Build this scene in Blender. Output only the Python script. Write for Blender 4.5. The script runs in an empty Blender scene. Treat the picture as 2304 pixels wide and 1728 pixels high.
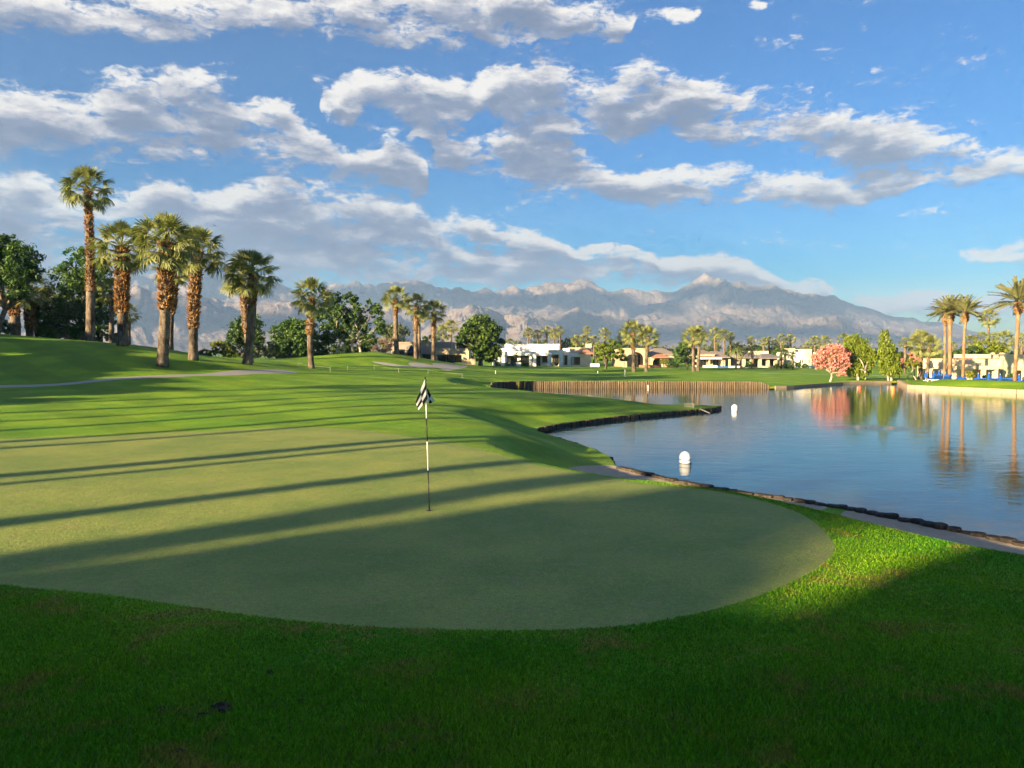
import bpy, math, random
import numpy as np
from mathutils import Vector, Matrix, Euler

random.seed(7)
RNG = np.random.default_rng(7)
scene = bpy.context.scene
COL = scene.collection
R = math.radians

# ------------------------------------------------------------------ camera
F = 1650.0            # focal length in photograph pixels (2304 wide)
CX, CY = 1152.0, 864.0
PITCH = math.atan(69.0 / F)
CAMZ = 2.55
cam_d = bpy.data.cameras.new('camera')
cam = bpy.data.objects.new('camera', cam_d)
COL.objects.link(cam)
cam.location = (0, 0, CAMZ)
cam.rotation_euler = (math.pi / 2 - PITCH, 0, 0)
cam_d.sensor_width = 36.0
cam_d.lens = 36.0 * F / 2304.0
cam_d.clip_start = 0.05
cam_d.clip_end = 40000
scene.camera = cam

def ray(px, py):
    a = (px - CX) / F
    b = (py - CY) / F
    c, s = math.cos(PITCH), math.sin(PITCH)
    return (a, c - b * s, -s - b * c)

def P(px, py, Y):
    d = ray(px, py)
    t = Y / d[1]
    return (d[0] * t, Y, CAMZ + d[2] * t)

def PZ(px, py, z):
    d = ray(px, py)
    t = (z - CAMZ) / d[2]
    return (d[0] * t, d[1] * t, z)

def mpp(Y):            # metres per photograph pixel at depth Y
    return Y / F

# ------------------------------------------------------------------ light
SUN_EL = R(12.0)
SH = np.array([0.755, 0.656]); SH /= np.linalg.norm(SH)      # direction shadows run
SV = np.array([-SH[1], SH[0]])
SUN_ROT = math.atan2(-SH[0], -SH[1])
SKY_STRENGTH = 0.060
SUN_STRENGTH = 5.0
EXPOSURE = 2.1
SKY_SAT, SKY_VAL, CLOUD_GAIN = 2.3, 0.66, 3.75

sun_d = bpy.data.lights.new('sun', 'SUN')
sun_d.energy = SUN_STRENGTH
sun_d.angle = R(0.6)
sun_d.color = (1.0, 0.78, 0.45)
sun = bpy.data.objects.new('sun', sun_d)
COL.objects.link(sun)
sun.rotation_euler = Vector((SH[0] * math.cos(SUN_EL), SH[1] * math.cos(SUN_EL), -math.sin(SUN_EL))).to_track_quat('-Z', 'Y').to_euler()

vs = scene.view_settings
vs.view_transform = 'Standard'
vs.look = 'None'
vs.gamma = 1.0
vs.exposure = EXPOSURE
vs.use_curve_mapping = False
cy = scene.cycles
cy.use_denoising = True
cy.max_bounces = 6
cy.diffuse_bounces = 2
cy.glossy_bounces = 3
cy.transmission_bounces = 3
cy.volume_bounces = 0
cy.transparent_max_bounces = 8
cy.sample_clamp_indirect = 6.0
cy.use_light_tree = False
cy.use_adaptive_sampling = True
cy.adaptive_threshold = 0.02
cy.adaptive_min_samples = 16

# ------------------------------------------------------------------ node helpers
class NB:
    def __init__(self, tree):
        self.t = tree
    def n(self, typ, ins=None, **props):
        nd = self.t.nodes.new(typ)
        for k, v in props.items():
            setattr(nd, k, v)
        for k, v in (ins or {}).items():
            self.set(nd, k, v)
        return nd
    def set(self, nd, k, v):
        sock = nd.inputs[k]
        if isinstance(v, bpy.types.NodeSocket):
            self.t.links.new(v, sock)
        elif isinstance(v, bpy.types.Node):
            self.t.links.new(v.outputs[0], sock)
        else:
            sock.default_value = v
    def math(self, op, a, b=None, c=None, clamp=False):
        nd = self.t.nodes.new('ShaderNodeMath'); nd.operation = op; nd.use_clamp = clamp
        for i, v in enumerate((a, b, c)):
            if v is not None:
                self.set(nd, i, v)
        return nd.outputs[0]
    def vmath(self, op, a, b=None, scale=None):
        nd = self.t.nodes.new('ShaderNodeVectorMath'); nd.operation = op
        self.set(nd, 0, a)
        if b is not None: self.set(nd, 1, b)
        if scale is not None: self.set(nd, 'Scale', scale)
        return nd.outputs[1] if op in ('LENGTH', 'DOT_PRODUCT', 'DISTANCE') else nd.outputs[0]
    def mix(self, f, a, b):
        nd = self.t.nodes.new('ShaderNodeMix'); nd.data_type = 'RGBA'
        self.set(nd, 0, f); self.set(nd, 6, a); self.set(nd, 7, b)
        return nd.outputs[2]
    def noise(self, vec, scale, detail=4.0, rough=0.55, dist=0.0, dim='3D'):
        nd = self.t.nodes.new('ShaderNodeTexNoise'); nd.noise_dimensions = dim
        if vec is not None: self.set(nd, 'Vector', vec)
        nd.inputs['Scale'].default_value = scale
        nd.inputs['Detail'].default_value = detail
        nd.inputs['Roughness'].default_value = rough
        nd.inputs['Distortion'].default_value = dist
        return nd
    def ramp(self, f, a, b, lo=0.0, hi=1.0, smooth=True):
        nd = self.t.nodes.new('ShaderNodeMapRange')
        nd.interpolation_type = 'SMOOTHSTEP' if smooth else 'LINEAR'
        self.set(nd, 0, f)
        for i, v in zip((1, 2, 3, 4), (a, b, lo, hi)):
            nd.inputs[i].default_value = v
        return nd.outputs[0]
    def cramp(self, f, stops):
        nd = self.t.nodes.new('ShaderNodeValToRGB')
        cr = nd.color_ramp
        while len(cr.elements) < len(stops):
            cr.elements.new(0.5)
        for e, (p, c) in zip(cr.elements, stops):
            e.position = p
            e.color = (c[0], c[1], c[2], 1)
        self.set(nd, 0, f)
        return nd.outputs[0]

def c4(c):
    return (c[0], c[1], c[2], 1.0)

def new_mat(name):
    m = bpy.data.materials.new(name)
    m.use_nodes = True
    m.node_tree.nodes.clear()
    b = NB(m.node_tree)
    out = b.n('ShaderNodeOutputMaterial')
    return m, b, out

def bsdf(b, out, color, rough=0.8, spec=0.3, normal=None, metal=0.0):
    p = b.n('ShaderNodeBsdfPrincipled', {'Roughness': rough, 'Metallic': metal, 'Specular IOR Level': spec})
    b.set(p, 'Base Color', color if isinstance(color, bpy.types.NodeSocket) else c4(color))
    if normal is not None:
        b.set(p, 'Normal', normal)
    b.set(out, 'Surface', p.outputs[0])
    return p

# ------------------------------------------------------------------ world: sky and clouds
world = bpy.data.worlds.new('World')
scene.world = world
world.use_nodes = True
wt = world.node_tree
wt.nodes.clear()
wb = NB(wt)

def azel(px, py):
    d = ray(px, py)
    return math.atan2(d[0], d[1]), math.atan2(d[2], math.hypot(d[0], d[1]))

# bands of cloud in this sky, read off the photograph as (x, centre y, half height) and turned into sky directions below
BANDS = [
 [(-200, 0, 70), (0, 0, 66), (300, 8, 74), (500, 10, 70), (760, 22, 76), (1000, 30, 92), (1200, 34, 86), (1330, 40, 66), (1420, 40, 34), (1450, 40, 0)],
 [(1440, 22, 0), (1480, 22, 18), (1540, 12, 24), (1600, 8, 0), (1680, 6, 0), (1720, 4, 18), (1770, 4, 0)],
 [(-200, 268, 110), (0, 270, 108), (120, 275, 98), (200, 265, 112), (280, 250, 122), (360, 240, 146), (430, 245, 142), (500, 270, 112), (540, 290, 92), (600, 300, 88), (660, 318, 84), (740, 345, 66), (800, 365, 46), (860, 365, 74), (910, 360, 92), (950, 375, 62), (985, 390, 0)],
 [(705, 225, 0), (740, 220, 46), (790, 205, 58), (840, 185, 50), (900, 195, 72), (960, 225, 82), (1030, 228, 74), (1070, 205, 42), (1110, 190, 58), (1200, 205, 82), (1300, 215, 82), (1420, 235, 112), (1500, 225, 96), (1580, 255, 112), (1680, 255, 106), (1780, 280, 84), (1880, 300, 86), (2000, 320, 88), (2120, 340, 82), (2230, 355, 60), (2300, 352, 56), (2500, 352, 66)],
 [(900, 290, 0), (960, 300, 30), (1040, 335, 72), (1120, 335, 100), (1200, 335, 122), (1280, 360, 112), (1340, 395, 74), (1420, 408, 60), (1500, 412, 58), (1600, 420, 52), (1700, 432, 56), (1800, 430, 56), (1900, 418, 48), (2000, 402, 34), (2060, 396, 24), (2110, 395, 0)],
 [(-300, 450, 90), (0, 448, 84), (120, 462, 78), (240, 462, 66), (340, 450, 66), (450, 465, 70), (560, 462, 92), (660, 465, 104), (760, 478, 92), (830, 480, 86), (900, 500, 72), (980, 510, 62), (1020, 500, 46), (1080, 528, 48), (1160, 540, 46), (1240, 552, 36), (1300, 560, 14), (1360, 562, 22), (1420, 566, 24), (1480, 572, 0)],
 [(-300, 545, 84), (0, 540, 80), (150, 560, 62), (300, 560, 66), (450, 555, 84), (600, 560, 94), (760, 575, 92), (900, 585, 82), (1000, 596, 66), (1100, 610, 60), (1200, 606, 54), (1300, 602, 62), (1400, 600, 62), (1480, 605, 52), (1580, 612, 44), (1680, 622, 44), (1740, 645, 36), (1790, 658, 20), (1830, 655, 42), (1870, 668, 24), (1900, 672, 0)],
 [(1900, 690, 0), (1960, 692, 26), (2050, 690, 40), (2150, 688, 46), (2250, 684, 50), (2400, 684, 52)],
 [(2120, 578, 0), (2150, 574, 18), (2200, 570, 30), (2260, 560, 34), (2310, 552, 40), (2500, 552, 40)],
]
tc = wb.n('ShaderNodeTexCoord')
sep = wb.n('ShaderNodeSeparateXYZ', {0: tc.outputs['Generated']})
az = wb.math('ARCTAN2', sep.outputs[0], sep.outputs[1])
el = wb.math('ARCSINE', sep.outputs[2])
pos = wb.n('ShaderNodeCombineXYZ', {0: az, 1: el, 2: 0.0}).outputs[0]
AZR, ELR, HWR = 0.68, 0.55, 0.11
BW = 0.92

def band_curve(b, x, band):
    nd = b.n('ShaderNodeRGBCurve')
    mp = nd.mapping
    mp.use_clip = False; mp.extend = 'HORIZONTAL'
    pc, ph = [], []
    for (px_, py_, hh) in band:
        a0, e0 = azel(px_, py_)
        u = max(0.0, min(1.0, 0.5 + a0 / (2 * AZR)))
        pc.append((u, max(0, min(1, e0 / ELR))))
        ph.append((u, min(1, max(0.004, BW * hh * math.cos(a0) / F / HWR))))
    for ci, pts in ((0, pc), (1, ph)):
        c = mp.curves[ci]
        while len(c.points) < len(pts):
            c.points.new(0.5, 0.5)
        for p_, (u, v) in zip(c.points, pts):
            p_.location = (u, v); p_.handle_type = 'AUTO_CLAMPED'
    mp.update()
    b.set(nd, 'Color', x)
    return nd.outputs[0]

grp = bpy.data.node_groups.new('cloud_bands', 'ShaderNodeTree')
grp.interface.new_socket('P', in_out='INPUT', socket_type='NodeSocketVector')
grp.interface.new_socket('D', in_out='OUTPUT', socket_type='NodeSocketFloat')
gb = NB(grp)
gi = gb.n('NodeGroupInput'); go = gb.n('NodeGroupOutput')
gsep = gb.n('ShaderNodeSeparateXYZ', {0: gi.outputs[0]})
gu = gb.math('MULTIPLY_ADD', gsep.outputs[0], 0.5 / AZR, 0.5, clamp=True)
gcol = gb.n('ShaderNodeCombineColor', {0: gu, 1: gu, 2: gu}).outputs[0]
acc = None
for band in BANDS:
    ps = gb.n('ShaderNodeSeparateColor', {0: band_curve(gb, gcol, band)})
    d = gb.math('ABSOLUTE', gb.math('MULTIPLY_ADD', ps.outputs[0], -ELR, gsep.outputs[1]))
    q = gb.math('SUBTRACT', 1.0, gb.math('DIVIDE', d, gb.math('MAXIMUM', gb.math('MULTIPLY', ps.outputs[1], HWR), 0.0006)), clamp=True)
    q = gb.math('MULTIPLY', q, gb.ramp(ps.outputs[1], 0.02, 0.14))
    if band is BANDS[6]: q = gb.math('MULTIPLY', q, 1.35)
    acc = q if acc is None else gb.math('ADD', acc, q)
gb.set(go, 0, gb.math('MINIMUM', acc, 0.70))

# beyond the view the sky simply goes on with the same broken cloud cover
far = wb.math('MAXIMUM', wb.ramp(wb.math('ABSOLUTE', az), 0.62, 0.72), wb.ramp(el, 0.50, 0.62))
nfar = wb.math('SUBTRACT', 1.0, far)
gen = wb.noise(wb.vmath('MULTIPLY', pos, (1.0, 2.2, 1.0)), 2.6, 1.0, 0.5)
genm = wb.math('MULTIPLY', wb.ramp(gen.outputs[0], 0.47, 0.66, 0.0, 0.7), far)
warp = wb.noise(pos, 10.0, 2.0, 0.55)
wv = wb.vmath('SCALE', wb.vmath('SUBTRACT', warp.outputs['Color'], (0.5, 0.5, 0.5)), scale=0.060)
OFF = (-0.010, 0.019, 0.0)
low = wb.noise(wb.vmath('MULTIPLY', pos, (1.0, 1.5, 1.0)), 7.5, 1.0, 0.5)
lowm = wb.ramp(low.outputs[0], 0.30, 0.62, 0.72, 1.18)
def field(p, detail):
    g = wb.n('ShaderNodeGroup', node_tree=grp); wb.set(g, 0, wb.vmath('ADD', p, wv))
    m_ = wb.math('MULTIPLY_ADD', wb.math('MULTIPLY', g.outputs[0], lowm), nfar, genm)
    ps_ = wb.vmath('MULTIPLY', p, (1.0, 2.8, 1.0))
    nz = wb.noise(ps_, 14.0, detail, 0.64, 0.35)
    vo = wb.n('ShaderNodeTexVoronoi', {'Vector': ps_, 'Scale': 30.0, 'Detail': 2.0, 'Roughness': 0.55}, voronoi_dimensions='2D', feature='F1', normalize=True)
    d_ = wb.math('MULTIPLY_ADD', wb.math('SUBTRACT', nz.outputs[0], 0.5), 2.0, m_)
    return wb.math('MULTIPLY_ADD', wb.math('SUBTRACT', 0.36, vo.outputs[0]), 0.36, d_)
D1 = field(pos, 8.0)
D2 = field(wb.vmath('ADD', pos, OFF), 5.0)
fine = wb.noise(wb.vmath('MULTIPLY', pos, (1.0, 1.9, 1.0)), 62.0, 5.0, 0.66, 0.8)
ff = wb.math('SUBTRACT', fine.outputs[0], 0.5)
cover = wb.ramp(wb.math('MULTIPLY_ADD', ff, 1.15, D1), 0.20, 0.66)
lit = wb.math('MULTIPLY_ADD', wb.math('MULTIPLY_ADD', ff, 0.30, wb.math('SUBTRACT', D1, D2)), 1.05, 0.47)
lit = wb.math('SUBTRACT', lit, wb.math('MULTIPLY', wb.ramp(D1, 0.40, 0.98), 0.44), clamp=True)
ccol = wb.cramp(lit, [(0.0, (0.17, 0.215, 0.36)), (0.28, (0.27, 0.31, 0.45)), (0.56, (0.66, 0.64, 0.68)), (0.85, (1.05, 0.99, 0.92))])

sky = wb.n('ShaderNodeTexSky', sky_type='NISHITA', sun_disc=False)
sky.sun_elevation = SUN_EL
sky.sun_rotation = SUN_ROT
sky.air_density = 1.0
sky.dust_density = 0.3
sky.ozone_density = 3.0
sky.altitude = 100
skyt = wb.n('ShaderNodeHueSaturation', {'Hue': 0.513, 'Saturation': SKY_SAT, 'Value': SKY_VAL, 'Color': sky.outputs[0]})
cl = wb.vmath('SCALE', ccol, scale=CLOUD_GAIN)
skyc = wb.mix(cover, skyt.outputs[0], cl)
bg = wb.n('ShaderNodeBackground', {0: skyc, 1: SKY_STRENGTH})
wo = wb.n('ShaderNodeOutputWorld', {0: bg.outputs[0]})
world.cycles.sampling_method = 'MANUAL'
world.cycles.sample_map_resolution = 512

# ------------------------------------------------------------------ mesh helpers
def link(o):
    COL.objects.link(o)
    return o

def mesh_np(name, V, T, mat=None, smooth=True, attrs=None):
    """V (n,3), T (m,3 or 4) numpy -> mesh"""
    me = bpy.data.meshes.new(name)
    V = np.asarray(V, dtype=np.float32); T = np.asarray(T, dtype=np.int32)
    k = T.shape[1]
    me.vertices.add(len(V)); me.vertices.foreach_set('co', V.ravel())
    me.loops.add(T.size); me.loops.foreach_set('vertex_index', T.ravel())
    me.polygons.add(len(T))
    me.polygons.foreach_set('loop_start', np.arange(0, T.size, k, dtype=np.int32))
    me.polygons.foreach_set('loop_total', np.full(len(T), k, dtype=np.int32))
    me.polygons.foreach_set('use_smooth', np.full(len(T), bool(smooth)))
    for an, av in (attrs or {}).items():
        at = me.attributes.new(an, 'FLOAT', 'POINT')
        at.data.foreach_set('value', np.asarray(av, dtype=np.float32))
    me.update(calc_edges=True)
    me.validate()
    if mat is not None:
        me.materials.append(mat)
    return me

def obj(name, me, parent=None, loc=None):
    o = bpy.data.objects.new(name, me)
    link(o)
    if loc is not None: o.location = loc
    if parent is not None: o.parent = parent
    return o

def tag(o, label=None, cat=None, group=None, kind=None):
    if label: o['label'] = label
    if cat: o['category'] = cat
    if group: o['group'] = group
    if kind: o['kind'] = kind
    return o

def thing(name, label, cat, loc, rz=0.0, group=None):
    o = bpy.data.objects.new(name, None)
    o.empty_display_size = 0.2
    link(o)
    o.location = loc
    o.rotation_euler = (0, 0, rz)
    return tag(o, label, cat, group)

class MB:
    """collects simple pieces into one mesh"""
    def __init__(self):
        self.v = []; self.f = []
    def add(self, vs, fs):
        k = len(self.v)
        self.v += [tuple(p) for p in vs]
        self.f += [tuple(i + k for i in f) for f in fs]
        return self
    def box(self, x0, x1, y0, y1, z0, z1):
        return self.add([(x0, y0, z0), (x1, y0, z0), (x1, y1, z0), (x0, y1, z0), (x0, y0, z1), (x1, y0, z1), (x1, y1, z1), (x0, y1, z1)],
                        [(0, 3, 2, 1), (4, 5, 6, 7), (0, 1, 5, 4), (1, 2, 6, 5), (2, 3, 7, 6), (3, 0, 4, 7)])
    def tube(self, pts, rad, n=8, cap=True):
        pts = [Vector(p) for p in pts]
        vs, fs = [], []
        up = Vector((0.31, 0.95, 0.05)).normalized()
        for i, p in enumerate(pts):
            d = (pts[min(i + 1, len(pts) - 1)] - pts[max(i - 1, 0)])
            if d.length < 1e-9: d = Vector((0, 0, 1))
            d.normalize()
            a = d.cross(up)
            if a.length < 1e-3: a = d.cross(Vector((1, 0, 0)))
            a.normalize(); b_ = d.cross(a)
            r = rad[i] if hasattr(rad, '__len__') else rad
            for k in range(n):
                t = 2 * math.pi * k / n
                vs.append(p + a * (r * math.cos(t)) + b_ * (r * math.sin(t)))
        for i in range(len(pts) - 1):
            for k in range(n):
                k2 = (k + 1) % n
                fs.append((i * n + k, i * n + k2, (i + 1) * n + k2, (i + 1) * n + k))
        if cap:
            fs.append(tuple(range(n))[::-1]); m = (len(pts) - 1) * n
            fs.append(tuple(range(m, m + n)))
        return self.add(vs, fs)
    def lathe(self, prof, n=20, c=(0, 0, 0)):
        vs, fs = [], []
        for r, z in prof:
            for k in range(n):
                t = 2 * math.pi * k / n
                vs.append((c[0] + r * math.cos(t), c[1] + r * math.sin(t), c[2] + z))
        for i in range(len(prof) - 1):
            for k in range(n):
                k2 = (k + 1) % n
                fs.append((i * n + k, i * n + k2, (i + 1) * n + k2, (i + 1) * n + k))
        fs.append(tuple(range(n))[::-1]); m = (len(prof) - 1) * n
        fs.append(tuple(range(m, m + n)))
        return self.add(vs, fs)
    def mesh(self, name, mat, smooth=False):
        me = bpy.data.meshes.new(name)
        me.from_pydata(self.v, [], self.f)
        if smooth:
            me.polygons.foreach_set('use_smooth', [True] * len(me.polygons))
        me.materials.append(mat)
        me.update()
        return me
    def build(self, name, mat, parent=None, smooth=False, loc=None):
        return obj(name, self.mesh(name, mat, smooth), parent, loc)

# ------------------------------------------------------------------ terrain
WATER = -1.30
CTRL = [  # (x, y, z) in metres
 (0, -60, 1.0), (-60, -60, 1.2), (60, -60, .6), (-90, -10, 1.2), (90, -30, .3), (0, -20, 1.05), (-30, -12, 1.1), (30, -15, .8),
 (0, 0, .95), (-7, 0, .95), (7, 0, .85), (-18, 2, .8), (14, 0, .5), (-3, 2.6, .42), (3, 2.6, .40), (-7, 4, .26), (7, 4, .22), (0, 4.6, .10), (-13, 7, .15),
 (0, 6.7, 0), (-5, 8, .02), (4, 7, 0), (0, 10, 0), (-6, 11, .03), (4.5, 10, 0), (-12, 12, .06), (0, 15, -.02), (-8, 17, .03), (-15, 18, .05), (0, 20, -.03), (-8, 24, .02),
 (-16, 22, .0), (-25, 20, .1), (-22, 30, .12), (-12, 32, .1), (-3, 31, .02), (10, 6, 0), (6.4, 8.3, -.02), (6.3, 11, -.12), (4.6, 13, -.02), (3, 15.2, -.08), (1.0, 19, -.10), (0.5, 24, -.22), (0.0, 26, -.2), (-1.5, 32, -.2),
 (14, 4, .1), (25, -5, .3), (40, -8, .3),
 (-3, 38, .02), (-14, 40, .2), (-26, 38, .32), (2, 42, -.3),
 (-60, 25, 1.3), (-45, 12, .8), (-85, 60, 3.5), (-90, 110, 1.5), (-120, 160, .5), (-60, 120, .4), (-40, 105, .3),
]
CTRL += [P(*t) for t in [
 (-150, 873, 44), (0, 869.5, 45), (139, 864, 46), (240, 853.5, 48), (330, 848, 50), (434, 843.5, 54), (520, 840, 58), (640, 836, 64), (139, 860, 48), (330, 844, 52.5), (434, 840, 56.5),
 (0, 752, 68), (-150, 745, 66), (100, 760, 70), (203, 768, 75), (275, 777, 65), (365, 823, 57), (435, 809, 62), (383, 787, 71), (556, 819, 65),
 (100, 822, 54), (250, 818, 55), (0, 825, 54), (-100, 800, 57), (460, 803, 74), (520, 811, 77), (600, 815, 80),
 (640, 808, 90), (701, 829, 80), (790, 794, 101), (840, 792, 102), (893, 797, 105), (936, 807, 103), (974, 810, 108), (730, 800, 96),
 (800, 836, 78), (900, 841, 74), (1000, 838, 86), (1060, 830, 105), (1110, 826, 125), (900, 815, 94), (1000, 826, 97), (850, 805, 118),
 (700, 868, 50), (900, 862, 57), (500, 866, 48), (1000, 877, 50), (1090, 875, 52), (1140, 868, 57), (800, 850, 62), (600, 848, 57), (1050, 858, 66),
 (1140, 857, 78), (1200, 824, 165), (1050, 822, 160), (1400, 825, 165), (1700, 827, 160), (1300, 838, 125), (1500, 838, 117), (1250, 857, 85), (1450, 858, 84), (1600, 859, 84), (1720, 862, 84),
 (1750, 840, 112), (1850, 854, 98), (1950, 857, 99), (2030, 857, 100), (1950, 840, 140), (1800, 830, 150),
 (1250, 899, 44.5), (1350, 900, 45.5), (1450, 909, 46.5), (1530, 915, 48), (1590, 919, 49.6), (1250, 925, 40), (1180, 940, 37),
 (2090, 856.5, 84), (2180, 858, 83), (2280, 860, 80), (2380, 862, 78),
]]
CTRL += [(x, y, -1.35) for x, y in [(47, 88), (50, 90), (52, 87), (55, 87), (58, 86), (61, 86), (54, 92), (58, 92), (52, 96), (60, 96)]] + [(x, y, -1.2) for x, y in [(70, 82), (85, 75), (60, 110), (80, 115), (100, 100)]] + [(120, 60, -.6), (130, 20, -.4)]
CTRL += [(x, y, -.35) for x, y in [(-60, 200), (0, 210), (60, 200), (120, 190), (-160, 220), (0, 280), (120, 280), (-150, 300), (180, 100), (200, 0), (-200, 100)]]
CP = np.array(CTRL)
def phi(r2):
    return np.sqrt(r2 + 9.0)
_d2 = ((CP[:, None, :2] - CP[None, :, :2]) ** 2).sum(-1)
_n = len(CP)
_A = np.zeros((_n + 1, _n + 1))
_A[:_n, :_n] = phi(_d2) - 0.06 * np.eye(_n)
_A[:_n, _n] = 1; _A[_n, :_n] = 1
_w = np.linalg.solve(_A, np.concatenate([CP[:, 2], [0]]))

def sstep(a, b, x):
    t = np.clip((x - a) / (b - a), 0, 1)
    return t * t * (3 - 2 * t)

def rbf(x, y):
    x = np.atleast_1d(np.asarray(x, float)); y = np.atleast_1d(np.asarray(y, float))
    out = np.empty(len(x))
    for i in range(0, len(x), 20000):
        xs, ys = x[i:i + 20000], y[i:i + 20000]
        d2 = (xs[:, None] - CP[None, :, 0]) ** 2 + (ys[:, None] - CP[None, :, 1]) ** 2
        out[i:i + 20000] = phi(d2) @ _w[:_n] + _w[_n]
    return out

def seg_dist(x, y, pts, closed=True):
    pts = np.asarray(pts, float)[:, :2]
    a = pts; b = np.roll(pts, -1, 0)
    if not closed: a, b = pts[:-1], pts[1:]
    best = np.full(len(x), 1e9)
    inside = np.zeros(len(x), bool)
    for (ax, ay), (bx, by) in zip(a, b):
        dx, dy = bx - ax, by - ay
        L = dx * dx + dy * dy + 1e-12
        t = np.clip(((x - ax) * dx + (y - ay) * dy) / L, 0, 1)
        best = np.minimum(best, (x - ax - t * dx) ** 2 + (y - ay - t * dy) ** 2)
        if closed:
            c = ((ay > y) != (by > y)) & (x < dx * (y - ay) / (dy if abs(dy) > 1e-12 else 1e-12) + ax)
            inside ^= c
    d = np.sqrt(best)
    return np.where(inside, -d, d) if closed else d

def smooth_poly(pts, n=4, closed=True):
    """Catmull-Rom resample"""
    p = np.asarray(pts, float)[:, :2]
    m = len(p); out = []
    rng = range(m) if closed else range(m - 1)
    for i in rng:
        if closed:
            p0, p1, p2, p3 = p[(i - 1) % m], p[i], p[(i + 1) % m], p[(i + 2) % m]
        else:
            p0, p1, p2, p3 = p[max(i - 1, 0)], p[i], p[i + 1], p[min(i + 2, m - 1)]
        for k in range(n):
            t = k / n
            out.append(0.5 * ((2 * p1) + (-p0 + p2) * t + (2 * p0 - 5 * p1 + 4 * p2 - p3) * t * t + (-p0 + 3 * p1 - 3 * p2 + p3) * t ** 3))
    if not closed: out.append(p[-1])
    return np.array(out)

# shore of the lake (x, y); the near row of logs, the inlet, the spit, the far log wall, the far bank, the terrace
NEAR = [PZ(2420, 1246, -.9)[:2], PZ(2304, 1222, -.9)[:2], PZ(2180, 1196, -.9)[:2], PZ(2040, 1168, -.9)[:2], PZ(1900, 1140, -.9)[:2], PZ(1750, 1118, -.9)[:2], PZ(1620, 1099, -.9)[:2],
        PZ(1530, 1083, -.9)[:2], PZ(1440, 1062, -.9)[:2], PZ(1388, 1049, -.9)[:2]]
INLET = [PZ(1372, 1041, WATER)[:2], PZ(1335, 1022, WATER)[:2], PZ(1290, 1006, WATER)[:2], PZ(1235, 989, WATER)[:2], PZ(1206, 979, WATER)[:2]]
SPIT = [PZ(1212, 972, WATER)[:2], PZ(1240, 966, WATER)[:2], PZ(1300, 956, WATER)[:2], PZ(1400, 943.5, WATER)[:2], PZ(1500, 934.5, WATER)[:2], PZ(1580, 927, WATER)[:2], PZ(1612, 924, WATER)[:2]]
SPITBACK = [(14.4, 50.6), (12, 51.8), (8, 52.6), (4, 54.2), (1, 57), (-1.5, 62), (-2.6, 70), (-2.2, 77)]
WALL = [(-1.0, 80.2), (0.4, 81.4), (10, 81.6), (19, 81.2), (28.2, 80.2)]
BANK = [PZ(1775, 873, WATER)[:2], PZ(1830, 869, WATER)[:2], PZ(1900, 864.5, WATER)[:2], PZ(1960, 862.5, WATER)[:2], (50.6, 96.0)]
TERR = [(43.2, 79.6), PZ(2150, 880, WATER)[:2], PZ(2304, 887.2, WATER)[:2], (56, 62), (75, 50), (110, 38)]
LAKE = np.array([(110, -2.0), (60, -1.5), (35, 0.5), (20, 5.0)] + NEAR + INLET + SPIT + SPITBACK + WALL + BANK + TERR)

def land(x, y, noise=True):
    x = np.atleast_1d(np.asarray(x, float)); y = np.atleast_1d(np.asarray(y, float))
    z = rbf(x, y)
    r = np.hypot(x, y)
    k = sstep(190, 320, r)
    z = z * (1 - k) + (-0.35) * k
    sd = seg_dist(x, y, LAKE)
    nearw = sstep(26.0, 22.0, y) * sstep(-1.0, 1.0, x)
    b_near = sstep(2.9, 4.4, sd)
    # where the sand ends and the turf runs down to the water the bank is softer
    zn = -0.94 + (z + 0.94) * b_near
    wallish = sstep(74, 79, y) * (1 - sstep(25, 28.3, x))
    edge = -1.08 + 0.50 * wallish + 0.18 * sstep(41, 44, x) * sstep(60, 90, y) * (y < 97)
    width = 4.0 - 1.5 * wallish
    t = sstep(0.0, 1.0, sd / width)
    z2 = edge + (np.maximum(z, edge) - edge) * t + np.minimum(z - edge, 0) * sstep(0, 1, (sd - width) / 2.5)
    z = zn * nearw + z2 * (1 - nearw)
    if noise:
        z = z + 0.012 * np.sin(x * .55 + 1.3 * np.sin(y * .31)) * np.sin(y * .42 + 2) * sstep(26, 36, r) * (1 - sstep(100, 200, r)) * sstep(2, 6, sd)
    return z

def land1(x, y):
    return float(land([x], [y])[0])

def hit(px, py, lo=3.0, hi=180.0):
    """where the line of sight through a photograph pixel first meets the turf"""
    d = ray(px, py)
    t = np.linspace(lo, hi, 3000)
    Y = t * d[1]; X = t * d[0]; Z = CAMZ + d[2] * t
    g = land(X, Y)
    below = np.nonzero(Z <= g)[0]
    i = below[0] if len(below) else len(t) - 1
    return X[i], Y[i]
# ------------------------------------------------------------------ turf, sand, path and water materials
def obj_coord(b):
    return b.n('ShaderNodeTexCoord').outputs['Object']

def fuzzy_normal(b, co, scale, k, detail=2.0):
    """blades stand up from the sheet: a fine scatter of facing directions"""
    nz = b.noise(co, scale, detail, 0.7)
    v = b.vmath('SCALE', b.vmath('SUBTRACT', nz.outputs['Color'], (0.5, 0.5, 0.5)), scale=k)
    v = b.vmath('MULTIPLY', v, (1, 1, 0.3))
    g = b.n('ShaderNodeNewGeometry')
    return b.vmath('NORMALIZE', b.vmath('ADD', g.outputs['Normal'], v))

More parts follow.
